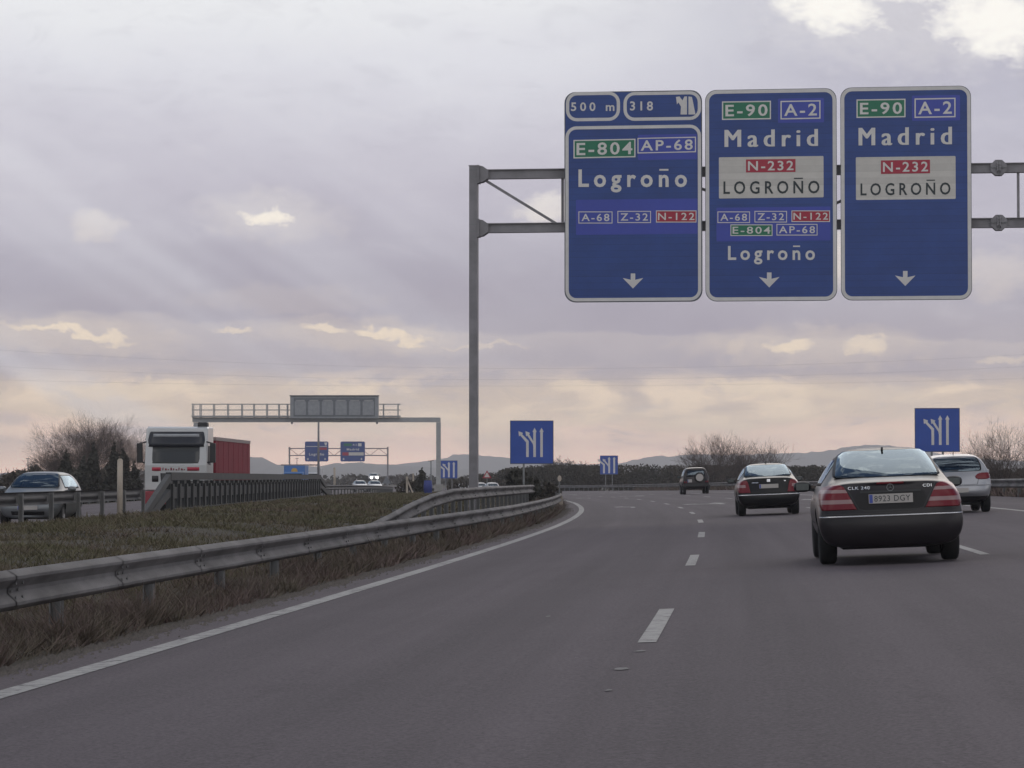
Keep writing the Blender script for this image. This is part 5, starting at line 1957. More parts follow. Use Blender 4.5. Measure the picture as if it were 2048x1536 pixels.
def oncoming_hatch(paint, name, label, loc, rot, group=None, sub=3, plate=""):
    c = Car("hatch", paint, name, label, "car", loc, rot, sub, group)
    c.window("rear_window", "rear", [(1.02, -0.58, 0.58), (1.30, -0.52, 0.52)], MAT["glass"], 14, 8)
    c.window("windscreen", "front", [(1.00, -0.52, 0.52), (1.03, -0.66, 0.66), (1.16, -0.61, 0.61), (1.30, -0.555, 0.555), (1.37, -0.50, 0.50), (1.385, -0.42, 0.42)], MAT["glass"], 22, 12)
    for sd_ in ("left", "right"):
        c.window("side_window", sd_, [(0.99, 0.0, 1.95), (1.12, 0.05, 1.80), (1.25, 0.16, 1.62), (1.35, 0.30, 1.46)], MAT["glass_dark"], 22, 8, 0.045)
    c.finish_body()
    for sx in (-1, 1):
        c.patch("headlight", "front", [(0.58, sx * 0.44, sx * 0.70), (0.62, sx * 0.40, sx * 0.76), (0.70, sx * 0.40, sx * 0.78), (0.74, sx * 0.48, sx * 0.76)], MAT["head_lens"], 10, 6, 0.012)
    c.patch("grille", "front", [(0.59, -0.30, 0.30), (0.68, -0.33, 0.33)], MAT["black"], 10, 3, 0.008)
    c.patch("air_intake", "front", [(0.30, -0.42, 0.42), (0.40, -0.44, 0.44)], MAT["black"], 10, 3, 0.008)
    c.plate("front", 0.49, plate)
    c.mirror(1.85, 0.98, paint, 0.13)
    c.cabin(1.25, 0.25, 1.02)
    c.wheels()
    return c


oncoming_hatch(pg, "silver_car", "silver car coming towards us behind the guard rail at the left edge", loc, rot)

# ---- small cars far off: one built, the rest copied
pw_ = car_paint("white_paint", (0.62, 0.62, 0.63), 0.0, 0.3)


def copy_tree(o, parent=None):
    k = o.copy()
    COL.objects.link(k)
    k.parent = parent
    for ch in list(o.children):
        copy_tree(ch, k)
    return k


base = oncoming_hatch(pw_, "distant_car", "white oncoming car just past the far end of the steel parapet", Vector((-20.6, 300, float(opp_z(300)))), (0, 0, math.pi), "distant white cars", 2).root
for lab, x, y, away in [("first of two white oncoming cars under the distant gantry, nearer the parapet", -18.6, 350, False),
                        ("second of two white oncoming cars under the distant gantry, nearer its right post", -17.4, 362, False),
                        ("white car far ahead beside the triangular warning sign", -2.35, 345, True),
                        ("car far ahead close to the right of the big gantry post", -4.1, 372, True),
                        ("car far ahead just left of the big gantry post", -6.0, 352, True)]:
    k = copy_tree(base)
    k["label"] = lab
    z = float(opp_z(y)) if not away else float(road_z(y, (x - float(lane_x(y)))))
    k.location = (x, y, z)
    k.rotation_euler = (0, 0, (0 if away else math.pi) - float(heading(y)))
k = copy_tree(base)
k["label"] = "far oncoming car with both headlights shining white"
k.location = (at(746.5, 955, 500).x, 500, at(746, 955, 500).z - 0.67)
k.rotation_euler = (0, 0, math.pi - float(heading(500)) * 0.6)
for ch in list(k.children):
    if ch.name.startswith("headlight"):
        bpy.data.objects.remove(ch)
for sx in (-1, 1):
    b = MB()
    v = [(0, 0.16, 0)] + [(0.19 * math.cos(2 * math.pi * i / 16), 0.10, 0.19 * math.sin(2 * math.pi * i / 16)) for i in range(16)] + [(0.19 * math.cos(2 * math.pi * i / 16), -0.1, 0.19 * math.sin(2 * math.pi * i / 16)) for i in range(16)]
    b.add([(x + sx * 0.48, y + base_y, z + 0.66) for base_y in (3.12,) for x, y, z in v], [(0, 1 + i, 1 + (i + 1) % 16) for i in range(16)] + [(1 + i, 17 + i, 17 + (i + 1) % 16, 1 + (i + 1) % 16) for i in range(16)], MAT["lamp_on"], True)
    b.build("headlight", k)


# ---- red and white lorry
def bbox(mb, x0, x1, y0, y1, z0, z1, M):
    mb.box(((x0 + x1) / 2, (y0 + y1) / 2, (z0 + z1) / 2), (x1 - x0, y1 - y0, z1 - z0), M)


def bevelled(o, w=0.04, seg=3):
    md = o.modifiers.new("edge", "BEVEL")
    md.width, md.segments, md.limit_method = w, seg, "ANGLE"
    return o


cabw = mat("lorry_white", (0.50, 0.50, 0.50), 0.35, 0, 0.05, 1.0, coat=0.4)
tred = mat("tarpaulin_red", (0.215, 0.020, 0.036), 0.75, 0, 0.12, 0.8, spec=0.2)
dk = mat("lorry_dark_visor", (0.020, 0.022, 0.030), 0.3)
TY = 113.0
tx = (at(289, 900, TY).x + at(414, 900, TY).x) / 2
lorry = empty("articulated_lorry", (tx, TY, float(opp_z(TY))), math.pi - R(1.0), "oncoming lorry with white cab, red stripe and dark red trailer", "lorry")
W2 = 1.225
mb = MB()
prof = [(0.0, 1.30), (0.03, 1.95), (-0.16, 2.75), (-0.42, 3.42), (-0.75, 3.48), (-2.15, 3.48), (-2.15, 0.95), (0.0, 0.95)]
mb.prism(prof, lambda a, b, n: (n, a, b), -W2, W2, cabw)
bevelled(mb.build("cab", lorry), 0.06)


def cab_y(z):
    return float(np.interp(z, [0.95, 1.30, 1.95, 2.75, 3.42, 3.48], [0, 0, 0.03, -0.16, -0.42, -0.75]))


def cab_patch(name, rows, M, off=0.012, nu=10):
    mb = MB()
    v = []
    for z, a, b in rows:
        for i in range(nu + 1):
            x = -(a + (b - a) * i / nu)
            v.append((x, cab_y(z) + off - 0.10 * abs(x / W2) ** 6, z))
    k = nu + 1
    f = [(j * k + i, j * k + i + 1, (j + 1) * k + i + 1, (j + 1) * k + i) for j in range(len(rows) - 1) for i in range(nu)]
    n = len(v)
    v2 = v + [(x, y - 0.12, z) for x, y, z in v]
    edge = list(range(k)) + [j * k + nu for j in range(1, len(rows))] + [(len(rows) - 1) * k + i for i in range(nu - 1, -1, -1)] + [j * k for j in range(len(rows) - 2, 0, -1)]
    f += [(e, edge[(i + 1) % len(edge)], n + edge[(i + 1) % len(edge)], n + e) for i, e in enumerate(edge)]
    mb.add(v2, f, M, True)
    return mb.build(name, lorry)


lw_ = mat("lorry_glass", (0.055, 0.057, 0.058), 0.12, spec=0.35)
cab_patch("windscreen", [(2.03, -0.96, 0.96), (2.07, -1.10, 1.10), (2.20, -1.17, 1.17), (2.45, -1.165, 1.165), (2.70, -1.15, 1.15)], lw_, 0.02)
cab_patch("sun_visor", [(2.68, -1.16, 1.16), (2.85, -1.14, 1.14), (3.05, -1.11, 1.11), (3.24, -1.07, 1.07), (3.28, -1.02, 1.02)], dk, 0.06)
cab_patch("name_board", [(3.06, -0.93, 0.90), (3.19, -0.92, 0.89)], MAT["vms"], 0.075)
cab_patch("red_stripe", [(1.73, -1.12, -0.58), (1.87, -1.12, -0.58)], MAT["sign_red"], 0.02)
cab_patch("red_stripe", [(1.735, 0.46, 1.05), (1.875, 0.46, 1.05)], MAT["sign_red"], 0.02)
for i in range(9):
    a = -0.52 + i * 0.105
    cab_patch("faded_lettering", [(1.75, a, a + 0.03 + 0.04 * (i % 2)), (1.86 - 0.03 * (i % 3), a + 0.01, a + 0.05)], tred, 0.02, 2)
cab_patch("grille", [(0.97, -0.55, 0.55), (1.64, -0.60, 0.60)], MAT["black"], 0.02)
for sx in (-1, 1):
    a, b = sorted((sx * 0.68, sx * 1.08))
    cab_patch("headlight", [(1.30, a, b), (1.54, a, b)], MAT["black"], 0.02)
mb = MB()
bbox(mb, -W2 - 0.02, W2 + 0.02, -0.3, 0.14, 0.42, 0.93, mat("lorry_red_bumper", (0.26, 0.02, 0.035), 0.45, coat=0.3))
bevelled(mb.build("bumper", lorry), 0.05)
for sx in (-1, 1):
    mb = MB()
    bbox(mb, sx * (W2 + 0.22) - 0.11, sx * (W2 + 0.22) + 0.11, -0.25, -0.08, 2.05, 2.82, MAT["black"])
    mb.bar((sx * (W2 - 0.05), -0.22, 2.88), (sx * (W2 + 0.24), -0.16, 2.80), 0.06, 0.06, MAT["black"])
    mb.bar((sx * (W2 - 0.05), -0.12, 2.05), (sx * (W2 + 0.24), -0.16, 2.10), 0.06, 0.06, MAT["black"])
    bevelled(mb.build("wing_mirror", lorry), 0.03)
    mb = MB()
    mb.prism([(-0.30, 2.0), (-1.15, 1.95), (-1.15, 2.72), (-0.42, 2.72)], lambda a, b, n: (sx * (W2 + n), a, b), 0.002, 0.012, MAT["frit"])
    mb.build("side_window", lorry)
mb = MB()
bbox(mb, -1.15, -0.75, -1.3, -0.8, 3.46, 3.66, MAT["black"])
bevelled(mb.build("roof_fairing", lorry), 0.05)
mb = MB()
bbox(mb, -0.5, 0.5, -15.0, -0.4, 0.62, 0.92, MAT["under"])
mb.build("chassis", lorry)
mb = MB()
bbox(mb, -1.25, 1.25, -15.4, -2.75, 1.12, 2.96, tred)
for k in range(7):
    for sx in (-1, 1):
        bbox(mb, sx * 1.254 - 0.006, sx * 1.254 + 0.006, -3.6 - k * 1.8, -3.5 - k * 1.8, 1.14, 2.94, tred)
for z in (1.7, 2.3):
    for sx in (-1, 1):
        bbox(mb, sx * 1.253 - 0.006, sx * 1.253 + 0.006, -15.3, -2.85, z, z + 0.04, tred)
mb.build("trailer_body", lorry)
mb = MB()
bbox(mb, -1.27, 1.27, -15.42, -2.73, 2.96, 3.10, mat("tarpaulin_edge", (0.30, 0.24, 0.23), 0.7))
mb.build("trailer_top_edge", lorry)
mb = MB()
bbox(mb, -1.27, 1.27, -15.4, -2.75, 0.98, 1.12, MAT["vms"])
mb.build("trailer_sill", lorry)
wl = MB()
n = 28
for x, q in ((-0.15, 0.3), (-0.15, 0.46), (-0.11, 0.5), (0.11, 0.5), (0.15, 0.46), (0.15, 0.3)):
    wl.v += [(x, q * math.cos(2 * math.pi * k / n), q * math.sin(2 * math.pi * k / n)) for k in range(n)]
b0 = MB()
b0.add(wl.v, [(i * n + k, i * n + (k + 1) % n, (i + 1) * n + (k + 1) % n, (i + 1) * n + k) for i in range(5) for k in range(n)] + [tuple(range(n)), tuple(5 * n + k for k in range(n))], MAT["tyre"], True)
b1 = MB()
b1.tube([(-0.16, 0, 0), (0.16, 0, 0)], 0.27, MAT["vms"], 20)
tw = None
for yy in (-1.1, -4.6, -11.6, -12.9, -14.2):
    for sx in (-1, 1):
        if tw is None:
            tw = b0.build("wheel", lorry)
            rw = b1.build("rim", tw)
            o = tw
        else:
            o, rr = tw.copy(), rw.copy()
            COL.objects.link(o)
            COL.objects.link(rr)
            o.parent, rr.parent = lorry, o
        o.location = (sx * 1.06, yy, 0.5)


# ---- blue lorry and white van far down the other carriageway
def box_van(name, label, cat, loc, rz, w, h, ln, paint, emblem=None):
    root = empty(name, loc, rz, label, cat)
    mb = MB()
    bbox(mb, -w / 2, w / 2, -ln, -1.9, 0.9, h, paint)
    bevelled(mb.build("cargo_box", root), 0.04)
    mb = MB()
    mb.prism([(0, 0.55), (0, 1.25), (-0.35, 2.15), (-1.8, 2.25), (-1.8, 0.55)], lambda a, b, n: (n, a, b), -w * 0.46, w * 0.46, paint)
    bevelled(mb.build("cab", root), 0.06)
    mb = MB()
    mb.prism([(0.0, 1.30), (-0.31, 2.05), (-0.33, 2.05), (-0.02, 1.30)], lambda a, b, n: (n, a + 0.02, b), -w * 0.41, w * 0.41, MAT["frit"])
    mb.build("windscreen", root)
    if emblem:
        mb = MB()
        mb.prism([(0.32 * math.cos(2 * math.pi * k / 24), h - 0.55 + 0.30 * math.sin(2 * math.pi * k / 24)) for k in range(24)], lambda a, b, n: (a, n, b), -1.895, -1.875, emblem)
        mb.build("emblem", root)
    for yy in (-0.9, -ln + 1.2):
        for sx in (-1, 1):
            mb = MB()
            mb.tube([(sx * (w / 2 - 0.28), yy, 0.45), (sx * (w / 2 - 0.02), yy, 0.45)], 0.45, MAT["tyre"], 18)
            mb.build("wheel", root)
    return root


zz = float(opp_z(300))
box_van("box_lorry", "blue box lorry with a yellow round emblem behind the steel parapet", "lorry", (at(586, 940, 292).x, 292, zz), math.pi, 2.15, at(586, 931, 292).z - zz, 7.0,
        mat("lorry_blue", (0.06, 0.17, 0.42), 0.5), mat("emblem_yellow", (0.55, 0.33, 0.06), 0.5))
box_van("white_van", "white box van beside the blue lorry beyond the parapet", "van", (at(622, 940, 318).x, 318, zz), math.pi, 1.9, at(622, 936, 318).z - zz, 5.5, mat("van_white", (0.5, 0.5, 0.52), 0.5))


# ------------------------------------------------------------------ hills
def ridge(name, pts, d, depth, M, seed, base=-25):
    """Long hill whose crest follows pixels of the photograph at distance d; a solid body with a front and a back slope."""
    r = random.Random(seed)
    P = [at(px, py, d) for px, py in pts]
    xs_ = np.linspace(P[0].x, P[-1].x, 160)
    zc = np.interp(xs_, [p.x for p in P], [p.z for p in P])
    rough = sum(np.array([math.sin(x / (d * 0.012 / k) + r.random() * 6) for x in xs_]) * d * 0.00018 / k for k in (1, 2, 4))
    zc = zc + rough
    fr = [(-1.0, 0.0), (-0.75, 0.22), (-0.5, 0.5), (-0.25, 0.8), (0, 1.0), (0.4, 0.7), (1.0, 0.0)]
    v = []
    for t, h in fr:
        for i, x in enumerate(xs_):
            wob = 1 + 0.10 * math.sin(i * 0.7 + t * 5) + 0.06 * math.sin(i * 1.9 + t * 9)
            v.append((x, d + t * depth, base + (zc[i] - base) * (h * wob if 0 < h < 1 else h)))
    n = len(xs_)
    f = [(j * n + i, j * n + i + 1, (j + 1) * n + i + 1, (j + 1) * n + i) for j in range(len(fr) - 1) for i in range(n - 1)]
    return tag(big_mesh(name, v, f, M, smooth=True), kind="structure")


hm_ = mat("dry_hill_ground", (0.075, 0.075, 0.055), 1.0, 0, col2=(0.10, 0.095, 0.07), scale=0.004)
ridge("hills", [(-400, 950), (200, 944), (430, 936), (470, 922), (495, 913), (525, 916), (545, 927), (580, 931), (640, 932), (680, 926), (720, 925), (760, 929), (800, 931), (860, 934), (960, 940), (1100, 944)], 4600, 700, hm_, 1)
ridge("far_hills", [(500, 948), (700, 940), (800, 928), (850, 921), (890, 917), (905, 909), (935, 908), (970, 911), (1010, 915), (1060, 918), (1110, 924), (1170, 929), (1240, 926), (1275, 918), (1300, 913), (1325, 911), (1345, 914), (1380, 909),
                    (1450, 910), (1560, 907), (1620, 905), (1670, 899), (1705, 892), (1750, 889), (1800, 893), (1850, 903), (1930, 915), (2100, 926), (2400, 940)], 5600, 800, hm_, 2)


# ------------------------------------------------------------------ plants
def rot_to(t):
    return Vector(t).to_track_quat("Z", "Y").to_matrix()


class Twigs:
    """Many thin tapered three-sided branches in one array."""

    def __init__(s):
        s.v, s.f = [], []

    def seg(s, a, b, ra, rb):
        t = (b - a).normalized()
        u = t.cross(Vector((0.3, 0.9, 0.2))).normalized()
        w = t.cross(u)
        k = len(s.v)
        for p, r in ((a, ra), (b, rb)):
            for i in range(3):
                an = 2.0944 * i
                s.v.append(p + (u * math.cos(an) + w * math.sin(an)) * r)
        s.f += [(k, k + 1, k + 4, k + 3), (k + 1, k + 2, k + 5, k + 4), (k + 2, k, k + 3, k + 5)]


def bare_tree(label, loc, h, spread, seed, stems=3, depth=6, twig_r=0.012, group="leafless trees and bushes", trunk_r=0.13, lean=0.0, droop=0.12, fan=0.0):
    r = random.Random(seed)
    wood, fine = Twigs(), Twigs()

    def grow(p, d, L, rad, k):
        nseg = 3
        q = p
        for i in range(nseg):
            d2 = (d + Vector((r.gauss(0, 0.13), r.gauss(0, 0.13), r.gauss(0, 0.08)))).normalized()
            e = q + d2 * (L / nseg)
            ra, rb = rad * (1 - 0.28 * i / nseg), rad * (1 - 0.28 * (i + 1) / nseg)
            (wood if k >= depth - 2 else fine).seg(q, e, max(ra, twig_r * 0.6), max(rb, twig_r * 0.6))
            if k > 0 and i < nseg - 1 and r.random() < 0.75:
                branch(e, d2, L, rb, k)
            q, d = e, d2
        if k > 0:
            for _ in range(2 if r.random() < 0.75 else 3):
                branch(q, d, L, rad * 0.72, k)

    def branch(p, d, L, rad, k):
        ang = r.uniform(0.25, 0.75)
        az = r.uniform(0, 6.283)
        side = (d.cross(Vector((0.31, 0.2, 0.93))).normalized() * math.cos(az) + d.cross(d.cross(Vector((0.31, 0.2, 0.93)))).normalized() * math.sin(az))
        nd = (d * math.cos(ang) + side * math.sin(ang))
        nd.z = nd.z * (1 - droop) + 0.12
        grow(p, nd.normalized(), L * r.uniform(0.60, 0.80), rad * 0.62, k - 1)

    for i in range(stems if fan else 0):
        a, pol = 2.39996 * i + r.uniform(-0.3, 0.3), fan * math.sqrt((i + 0.4) / stems)
        d = Vector((math.cos(a) * math.sin(pol) + lean, math.sin(a) * math.sin(pol) * 0.8, math.cos(pol))).normalized()
        grow(Vector((0.5 * spread * math.cos(a) * math.sin(pol), 0.3 * math.sin(a), -0.1)), d, h * r.uniform(0.36, 0.46), trunk_r * r.uniform(0.45, 1), depth)
    for i in range(0 if fan else stems):
        a = 2 * math.pi * i / stems + r.random()
        d = Vector((math.cos(a) * spread * r.uniform(0.3, 1.0) + lean, math.sin(a) * spread * 0.6, 1)).normalized()
        grow(Vector((0.2 * math.cos(a), 0.2 * math.sin(a), -0.1)), d, h * 0.33, trunk_r * r.uniform(0.7, 1), depth)
    allv = np.array([tuple(p) for p in wood.v + fine.v])
    sc = h / allv[:, 2].max()
    root = empty("bare_tree", loc, 0, label, "tree", group)
    for nm, t, M in (("trunk", wood, MAT["bark"]), ("crown", fine, MAT["twig"])):
        vv = np.array([tuple(p) for p in t.v])
        vv = vv * sc
        big_mesh(nm, vv, np.array(t.f), M, root)
    return root


def leaf_cloud(centres, radii, n, size, seed, flat=0.8):
    """n small leaf quads scattered through ellipsoids (denser towards their skin)."""
    g = np.random.default_rng(seed)
    C, Rr = np.array(centres, float), np.array(radii, float)
    pick = g.choice(len(C), n, p=(Rr.prod(1) ** 0.67) / (Rr.prod(1) ** 0.67).sum())
    d = g.normal(size=(n, 3))
    d /= np.linalg.norm(d, axis=1)[:, None]
    p = C[pick] + d * Rr[pick] * (0.55 + 0.5 * g.random(n) ** 0.6)[:, None]
    a = g.normal(size=(n, 3))
    a /= np.linalg.norm(a, axis=1)[:, None]
    b = np.cross(a, g.normal(size=(n, 3)))
    b /= np.linalg.norm(b, axis=1)[:, None]
    s = size * (0.6 + 0.8 * g.random(n))[:, None]
    v = np.stack([p - a * s, p + b * s * 0.6, p + a * s, p - b * s * 0.6], 1).reshape(-1, 3)
    return v, np.arange(4 * n).reshape(n, 4)


def conifer(label, loc, h, rad, seed, group="dark conifers and shrubs", n=2600, name="cypress_tree"):
    root = empty(name, loc, 0, label, "tree", group)
    g = random.Random(seed)
    mb = MB()
    mb.tube([(0, 0, -0.1), (0.03, 0, h * 0.5), (0, 0, h * 0.92)], [rad * 0.16, rad * 0.10, 0.02], MAT["bark"], 7)
    mb.build("trunk", root)
    cs, rs = [], []
    k = 11
    for i in range(k):
        t = i / (k - 1)
        w = rad * (1 - t ** 1.3) * g.uniform(0.7, 1.1) + 0.08
        cs.append((g.uniform(-0.25, 0.25) * w, g.uniform(-0.25, 0.25) * w, h * (0.10 + 0.86 * t)))
        rs.append((w, w, h / k * 0.95))
    v, f = leaf_cloud(cs, rs, n, h * 0.035, seed)
    big_mesh("crown", v, f, MAT["conifer"], root)
    return root


def shrub(label, loc, w, h, seed, M="shrub", group="dark conifers and shrubs", n=2200, name="roadside_shrub"):
    root = empty(name, loc, 0, label, "shrub", group)
    g = random.Random(seed)
    mb = MB()
    for i in range(6):
        a = g.uniform(0, 6.28)
        mb.tube([(0, 0, -0.05), (math.cos(a) * w * 0.15, math.sin(a) * w * 0.15, h * 0.4), (math.cos(a) * w * 0.35, math.sin(a) * w * 0.3, h * 0.85)], [0.04, 0.03, 0.012], MAT["bark"], 5)
    mb.build("stems", root)
    cs = [(g.uniform(-0.36, 0.36) * w, g.uniform(-0.3, 0.3) * w, h * g.uniform(0.22, 0.68)) for _ in range(9)]
    rs = [(w * g.uniform(0.13, 0.22), w * g.uniform(0.13, 0.22), h * g.uniform(0.18, 0.30)) for _ in range(9)]
    v, f = leaf_cloud(cs, rs, n, 0.05 * h + 0.03, seed)
    big_mesh("crown", v, f, MAT[M], root)
    return root


def gp(px, d, dz=0.0):
    x = at(px, 950, d).x
    return x


# left: the big round leafless tree, its neighbours and dark cypresses
bare_tree("big round leafless tree left of the lorry behind dark conifers", (gp(190, 250), 250, -1.2), at(190, 814, 250).z + 1.2, 1.2, 11, 38, 5, 0.0066, trunk_r=0.07, droop=0.0, fan=0.92)
bare_tree("small leafless tree low on the left of the big round tree", (gp(108, 262), 262, -1.2), at(108, 902, 262).z + 1.2, 0.7, 5, 4, 5, 0.012, trunk_r=0.08)
for i, (px, py, w, lab) in enumerate([(133, 903, 1.15, "broad dark conifer leftmost of the row under the big bare tree"), (167, 915, 0.9, "short dark conifer second in the row under the big bare tree"),
                                      (187, 890, 0.95, "tall pointed dark conifer in the middle of the row under the big bare tree"), (228, 889, 1.1, "tall dark conifer beside the pale marker post"),
                                      (246, 896, 1.2, "dark conifer behind the top of the pale marker post"), (268, 925, 1.1, "lower dark conifer next to the lorry cab")]):
    conifer(lab, (gp(px, 222 + 2 * i), 222 + 2 * i, -1.2), at(px, py, 222 + 2 * i).z + 1.2, w, 40 + i)
for i, (px, py, w, d) in enumerate([(10, 934, 4.4, 236), (42, 931, 3.6, 233), (90, 942, 5.0, 240), (165, 938, 4.5, 238)]):
    shrub(["brown hedge bush at the left edge behind the silver car", "round brown bush above the roof of the silver car", "low brown bush between the silver car and the dark conifers", "brown undergrowth bush at the foot of the dark conifers"][i],
          (gp(px, d), d, -1.2), w, (at(px, py, d).z + 1.2) * 1.12, 60 + i, n=2600)
# right: two leafless thickets behind the rail
for i, (px, py, d, sp, sd_, st, lab) in enumerate([(1425, 858, 265, 1.0, 21, 16, "tallest leafless tree behind the off-road car"), (1472, 868, 272, 1.0, 22, 12, "leafless tree in the middle of the thicket above the black saloon"),
                                                   (1515, 872, 268, 1.0, 23, 14, "rightmost leafless tree of the thicket above the black saloon")]):
    bare_tree(lab, (gp(px, d), d, -0.9), at(px, py, d).z + 0.9, sp, sd_, st, 4, 0.0105, trunk_r=0.07, droop=0.02, fan=0.78)
bare_tree("large many-stemmed leafless bush at the right edge behind the guard rail", (gp(2032, 150), 150, -0.5), at(2032, 830, 150).z + 0.5, 1.3, 34, 26, 4, 0.0065, trunk_r=0.045, lean=-0.15, droop=0.0, fan=1.15)
bare_tree("low leafless bush just right of the silver hatchback", (gp(1975, 152), 152, -0.4), at(1975, 880, 152).z + 0.4, 1.0, 36, 5, 5, 0.007, trunk_r=0.04)
bare_tree("small pale leafless tree rising above the wood right of the left lane sign", (gp(1132, 470), 470, -1.5), at(1132, 910, 470).z + 1.5, 0.6, 38, 4, 5, 0.02, trunk_r=0.12)
# between the carriageways and round the sign posts
conifer("dark pointed shrub beside the blue barrel in the middle of the median", (gp(843, 196), 196, -0.1), at(843, 936, 196).z + 0.1, 0.62, 71, n=1800)
shrub("low dark shrub left of the blue barrel", (gp(826, 204), 204, -0.2), 2.2, 1.35, 72, n=1400)
shrub("dark shrub round the post of the left lane sign", (gp(1032, 150), 150, -0.25), 1.5, at(1032, 932, 150).z + 0.25, 73, M="conifer", n=2000)
shrub("dark shrub behind the end of the raised guard rail", (gp(1058, 146), 146, -0.25), 1.1, at(1058, 945, 146).z + 0.3, 74, M="conifer", n=1200)
shrub("dark weedy shrub at the end of the left guard rail", (gp(1092, 150), 150, -0.3), 1.5, at(1092, 956, 150).z + 0.3, 75, n=1400)
shrub("faint brown bush behind the big gantry post", (gp(925, 340), 340, -0.9), 4.0, 2.2, 76, n=1200)

# far pine wood: one mass
g = np.random.default_rng(5)
cs, rs = [], []
top = lambda px: float(np.interp(px, [960, 985, 1010, 1060, 1110, 1160, 1250, 1370, 1480, 1600, 1680, 1800, 2150], [951, 944, 938, 933, 930, 931, 930, 931, 931, 932, 933, 936, 940]))
for i in range(210):
    px = g.uniform(955, 2150)
    d = g.uniform(395, 470)
    p = at(px, top(px) + g.uniform(-1.5, 4), d)
    w = g.uniform(0.9, 2.0)
    hh = p.z + 1.6
    cs.append((p.x, d, p.z - 0.6 * w))
    rs.append((w * 1.2, w, w * 0.65))
    for _ in range(4):
        cs.append((p.x + g.normal() * w * 0.8, d + g.normal() * 0.8, -1.6 + hh * g.uniform(0.15, 0.75)))
        rs.append((w * g.uniform(0.7, 1.2), w, hh * 0.22))
v, f = leaf_cloud(cs, rs, 190000, 0.17, 9)
wood_ = big_mesh("pine_wood", v, f, MAT["scrub"])
tag(wood_, "dark low pine wood stretching along behind the far guard rail", "wood", kind="stuff")
cs, rs = [], []
for i in range(120):
    px = g.uniform(-100, 980)
    d = g.uniform(800, 1000)
    p = at(px, 947 + g.uniform(-3, 3), d)
    w = g.uniform(2, 5)
    cs.append((p.x, d, p.z - 3 + g.uniform(-1, 0)))
    rs.append((w * 1.5, w, 3.0))
v, f = leaf_cloud(cs, rs, 14000, 0.7, 19)
tag(big_mesh("distant_trees", v, f, MAT["scrub"]), "hazy line of low trees on the plain beyond the other carriageway", "trees", kind="stuff")

# grass on the median and rank weeds under the left rail
def blades(n, xy, zf, h0, h1, w, seed, lean=0.35):
    g = np.random.default_rng(seed)
    x, y = xy(g, n)
    z = zf(x, y)
    h = g.uniform(h0, h1, n) * (0.6 + 0.8 * g.random(n)) * np.clip(0.85 + 0.5 * np.sin(x * 2.1 + y * 0.9) * np.sin(y * 1.37 + 0.6) + 0.35 * np.sin(y * 4.3 + x), 0.55, 1.6)
    a = g.uniform(0, 6.283, n)
    ww = w * (0.7 + 0.6 * g.random(n)) * np.clip(y / 35, 0.8, 3.0)
    lx_, ly_ = g.normal(0, lean, n) * h, g.normal(0, lean, n) * h
    p0 = np.stack([x - np.cos(a) * ww, y - np.sin(a) * ww, z - 0.03], 1)
    p1 = np.stack([x + np.cos(a) * ww, y + np.sin(a) * ww, z - 0.03], 1)
    p2 = np.stack([x + lx_, y + ly_, z + h], 1)
    v = np.stack([p0, p1, p2], 1).reshape(-1, 3)
    return v, np.arange(3 * n).reshape(n, 3)


def grass_mat(name, cols, scale=0.6):
    M = mat(name, cols[0], 1.0, 0, col2=cols[-1], scale=scale)
    r = next(n for n in M.node_tree.nodes if n.type == "VALTORGB").color_ramp
    while len(r.elements) < len(cols):
        r.elements.new(0.5)
    for i, (e, c_) in enumerate(zip(r.elements, cols)):
        e.position = 0.32 + 0.36 * i / (len(cols) - 1)
        e.color = (*c_, 1)
    return M


def med_xy(g, n):
    y = 24 + (230 - 24) * g.random(n) ** 1.8
    t = g.uniform(0.10, 0.93, n)
    xa, xb = lane_x(y) - 4.45, opp_x(y) - 0.5
    return xa + (xb - xa) * t, y


v, f = blades(260000, med_xy, median_z, 0.035, 0.10, 0.010, 3, 1.1)
gm = grass_mat("median_grass", [(0.132, 0.096, 0.076), (0.128, 0.102, 0.068), (0.112, 0.106, 0.056), (0.136, 0.106, 0.082)])
tag(big_mesh("grass", v, f, gm), "green and brown grass covering the strip between the carriageways", "grass", kind="stuff")


def verge_xy(g, n):
    y = 13 + (170 - 13) * g.random(n) ** 1.9
    y = y + 0.22 * np.sin(y * 5.1) + 0.35 * np.sin(y * 1.73 + 2)
    clump = 0.25 * np.sin(y * 1.3) + 0.18 * np.sin(y * 3.7 + 1)
    off = -4.55 - np.abs(g.normal(0, 0.55, n)) - 0.18 * np.clip(clump, -0.5, 1)
    h = heading(y)
    return lane_x(y) + off * np.cos(h), y - off * np.sin(h)


def verge_z(x, y):
    return median_z(x, y)


v, f = blades(60000, verge_xy, verge_z, 0.05, 0.24, 0.010, 4, 0.8)
wm_ = grass_mat("dry_weeds", [(0.110, 0.080, 0.076), (0.160, 0.115, 0.102), (0.115, 0.098, 0.070), (0.195, 0.150, 0.132)], 0.9)
tag(big_mesh("verge_weeds", v, f, wm_), "dark dry weeds growing under the long left guard rail", "weeds", kind="stuff")


